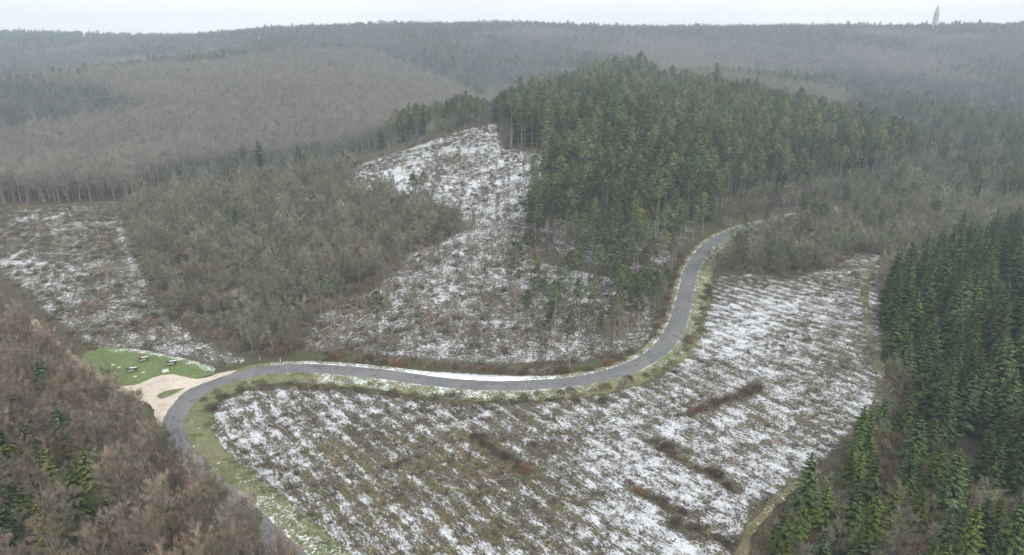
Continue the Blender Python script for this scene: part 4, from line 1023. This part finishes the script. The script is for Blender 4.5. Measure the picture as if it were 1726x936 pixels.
# ------------------------------------------------------------------ picnic lawn
def picnic_table(x, y, rot, label):
    e = obj('picnic_table', None, None, (x, y, gz(x, y) + .07), rot); tag(e, label, 'picnic table', 'picnic tables on the lawn')
    for k in range(4): obj('tabletop_plank', MB().box((0, -.33 + .22 * k, .74), (2.2, .2, .05)).mesh('plank', [M['wood']]), e)
    for s in (-1, 1):
        b = obj('bench', MB().box((0, s * .78, .45), (2.2, .28, .05)).mesh('bench', [M['wood']]), e)
        obj('snow_cover', MB().box((.2 * s, s * .78, .49), (1.3, .18, .025)).mesh('snow', [M['snow']]), b)
        m = MB()
        for q in (-1, 1): m.box((s * .8, q * .48, .36), (.09, .09, .82), Matrix.Rotation(-q * .55, 3, 'X'))
        m.box((s * .8, 0, .42), (.06, 1.75, .09)); m.box((s * .8 + .0, 0, .68), (.06, .8, .07))
        obj('leg_frame', m.mesh('leg', [M['wood']]), e)
    obj('snow_cover', MB().box((.25, .12, .785), (1.5, .42, .03)).mesh('snow', [M['snow']]), e)
picnic_table(*TABLES[0], .35, 'dark picnic table nearest the gravel with snow on top')
picnic_table(*TABLES[1], .45, 'dark picnic table furthest back on the lawn')
picnic_table(*TABLES[2], .35, 'dark picnic table nearest the road beside a pale slab')
sl = ['small pale slab at the left end of the lawn', 'small pale slab second from the left on the lawn', 'small pale slab near the reddish trees on lawn', 'pale slab between gravel and front picnic table', 'small pale slab just right of the front table', 'large square pale slab beside the right picnic table']
for i, (px, py) in enumerate(SLABS):
    w = 1.7 if i == 5 else .7
    m = MB(); m.box((0, 0, .03), (w, w * .75, .16)); m.box((0, 0, .13), (w * .9, w * .66, .04))
    o = obj('stone_slab', m.mesh('slab', [M['stone']]), None, (px, py, gz(px, py) + .07), .3 + i); tag(o, sl[i], 'slab', 'pale slabs on the lawn')

# ------------------------------------------------------------------ roadside sign and posts
px, py = SIGN[0]; d, j = road_near([px], [py])
e = obj('road_sign', None, None, (px, py, gz(px, py)), .2); tag(e, 'small white road sign on a post at the upper bend', 'road sign')
obj('post', MB().lathe([(.05, -.3), (.05, 1.9)], 8).mesh('post', [M['metal']]), e)
p = obj('panel', MB().box((0, -.07, 1.55), (.95, .03, 1.15)).mesh('panel', [M['white_paint']]), e)
obj('rim', MB().box((0, -.05, 1.55), (1.02, .02, 1.22)).mesh('rim', [M['metal']]), p)
pl = ['white marker post on the outer verge where snow meets road', 'white marker post on outer verge nearer the lawn']
for i, (px, py) in enumerate(POSTS):
    e = obj('marker_post', None, None, (px, py, gz(px, py)), 0.3); tag(e, pl[i], 'marker post', 'white marker posts')
    obj('post', MB().lathe([(.09, -.2), (.09, .95), (.05, 1.08), (.01, 1.1)], 10).mesh('post', [M['white_paint']], True), e)
    obj('reflector_band', MB().lathe([(.096, .70), (.096, .88)], 10).mesh('band', [M['dark']]), e)

# ------------------------------------------------------------------ skyline tower and house
tx, ty = 768.0, 1372.0; tz = gz(tx, ty)
e = obj('stone_tower', None, None, (tx, ty, tz), 0.0); tag(e, 'pale stone tower with pointed rounded top on the far ridge', 'tower')
prof = [(5.6, -2.0), (5.6, 3.0), (5.0, 3.6), (4.7, 14.0), (4.4, 24.0), (3.9, 31.0), (3.2, 36.5), (2.3, 41.0), (1.4, 44.5), (.6, 46.6), (.15, 47.4)]
obj('shaft', MB().lathe(prof, 28).mesh('shaft', [M['tower']], True), e)
for k in range(8):
    a = k * math.pi / 4 + .2; u = Vector((math.cos(a), math.sin(a), 0))
    rib = MB(); rib.tube([u * (r - .1) + Vector((0, 0, z)) for r, z in prof[2:10]], [.3] * 4 + [.28, .25, .2, .15], 6)
    obj('rib', rib.mesh('rib', [M['tower']], True), e)
for k in range(4):
    a = k * math.pi / 2 + .59; u = Vector((math.cos(a), math.sin(a), 0))
    obj('opening', MB().box(u * 3.5 + Vector((0, 0, 31.0)), (1.1, 1.5, 6.0), Matrix.Rotation(a, 3, 'Z')).mesh('opening', [M['dark']]), e)
obj('cross', MB().box((0, 0, 48.6), (.3, .3, 2.6)).box((0, 0, 48.9), (1.3, .31, .31)).mesh('cross', [M['tower']]), e)
hx, hy = HOUSES[0]; hz_ = gz(hx, hy)
e = obj('far_house', None, None, (hx, hy, hz_ + 2.0), .4); tag(e, 'tiny white house among trees on the far left ridge', 'house')
obj('wall', MB().box((0, 0, 2.0), (8, 6, 9)).mesh('wall', [M['white_paint']]), e)
m = MB(); m.v = [Vector(q) for q in ((-4.4, -3.4, 6.4), (4.4, -3.4, 6.4), (4.4, 3.4, 6.4), (-4.4, 3.4, 6.4), (-4.4, 0, 9.2), (4.4, 0, 9.2))]; m.f = [(0, 1, 5, 4), (2, 3, 4, 5), (0, 4, 3), (1, 2, 5), (3, 2, 1, 0)]
obj('roof', m.mesh('roof', [M['roof']]), e)
for q in (-2.4, 0, 2.4): obj('window', MB().box((q, -3.02, 4.2), (1.1, .1, 1.5)).mesh('window', [M['glass']]), e)

# ------------------------------------------------------------------ look-alikes: say which part of their stand each belongs to
byl = {}
for o in COL.objects:
    if o.parent is None and o.get('label') and o.get('group') and not o.get('kind'): byl.setdefault(o['label'], []).append(o)
for lb, os_ in byl.items():
    if len(os_) < 2: continue
    px = np.array([o.location.x / o.location.y for o in os_]); dy = np.array([o.location.y for o in os_]); n = len(os_)
    rx = px.argsort().argsort(); ry = dy.argsort().argsort()
    for i, o in enumerate(os_):
        if n == 2: w = 'the left one' if rx[i] == 0 else 'the right one'
        elif n <= 6: w = ['leftmost', 'second from left', 'third from left', 'fourth from left', 'fifth from left', 'rightmost'][rx[i] if rx[i] < n - 1 else 5]
        else:
            kx = min(4, rx[i] * 5 // n); ky = min(2, ry[i] * 3 // n)
            w = ('front', 'mid', 'rear')[ky] + ' ' + ('far left', 'left', 'centre', 'right', 'far right')[kx]
        o['label'] = lb + ', ' + w
        if len(o['label'].split()) > 16: o['label'] = lb

# ------------------------------------------------------------------ winter haze
hv = bpy.data.materials.new('haze'); hv.use_nodes = True; nt = hv.node_tree; nt.nodes.clear()
ho = nt.nodes.new('ShaderNodeOutputMaterial'); pv = nt.nodes.new('ShaderNodeVolumePrincipled')
pv.inputs['Color'].default_value = (.72, .86, 1.0, 1); pv.inputs['Density'].default_value = HAZE; pv.inputs['Anisotropy'].default_value = 0.1
nt.links.new(pv.outputs[0], ho.inputs['Volume'])
zlo = float(gZ.min()) - 1.2; zhi = max(float(gZ.max()) + 25.0, tz + 52.0)
hb = MB().box((0, (gy[0] + gy[-1]) / 2, (zlo + zhi) / 2), (gx[-1] - gx[0] + 40, gy[-1] - gy[0] + 40, zhi - zlo)).mesh('haze', [hv])
tag(obj('haze', hb), 'thin grey blue winter haze filling the valley', 'haze', kind='stuff')
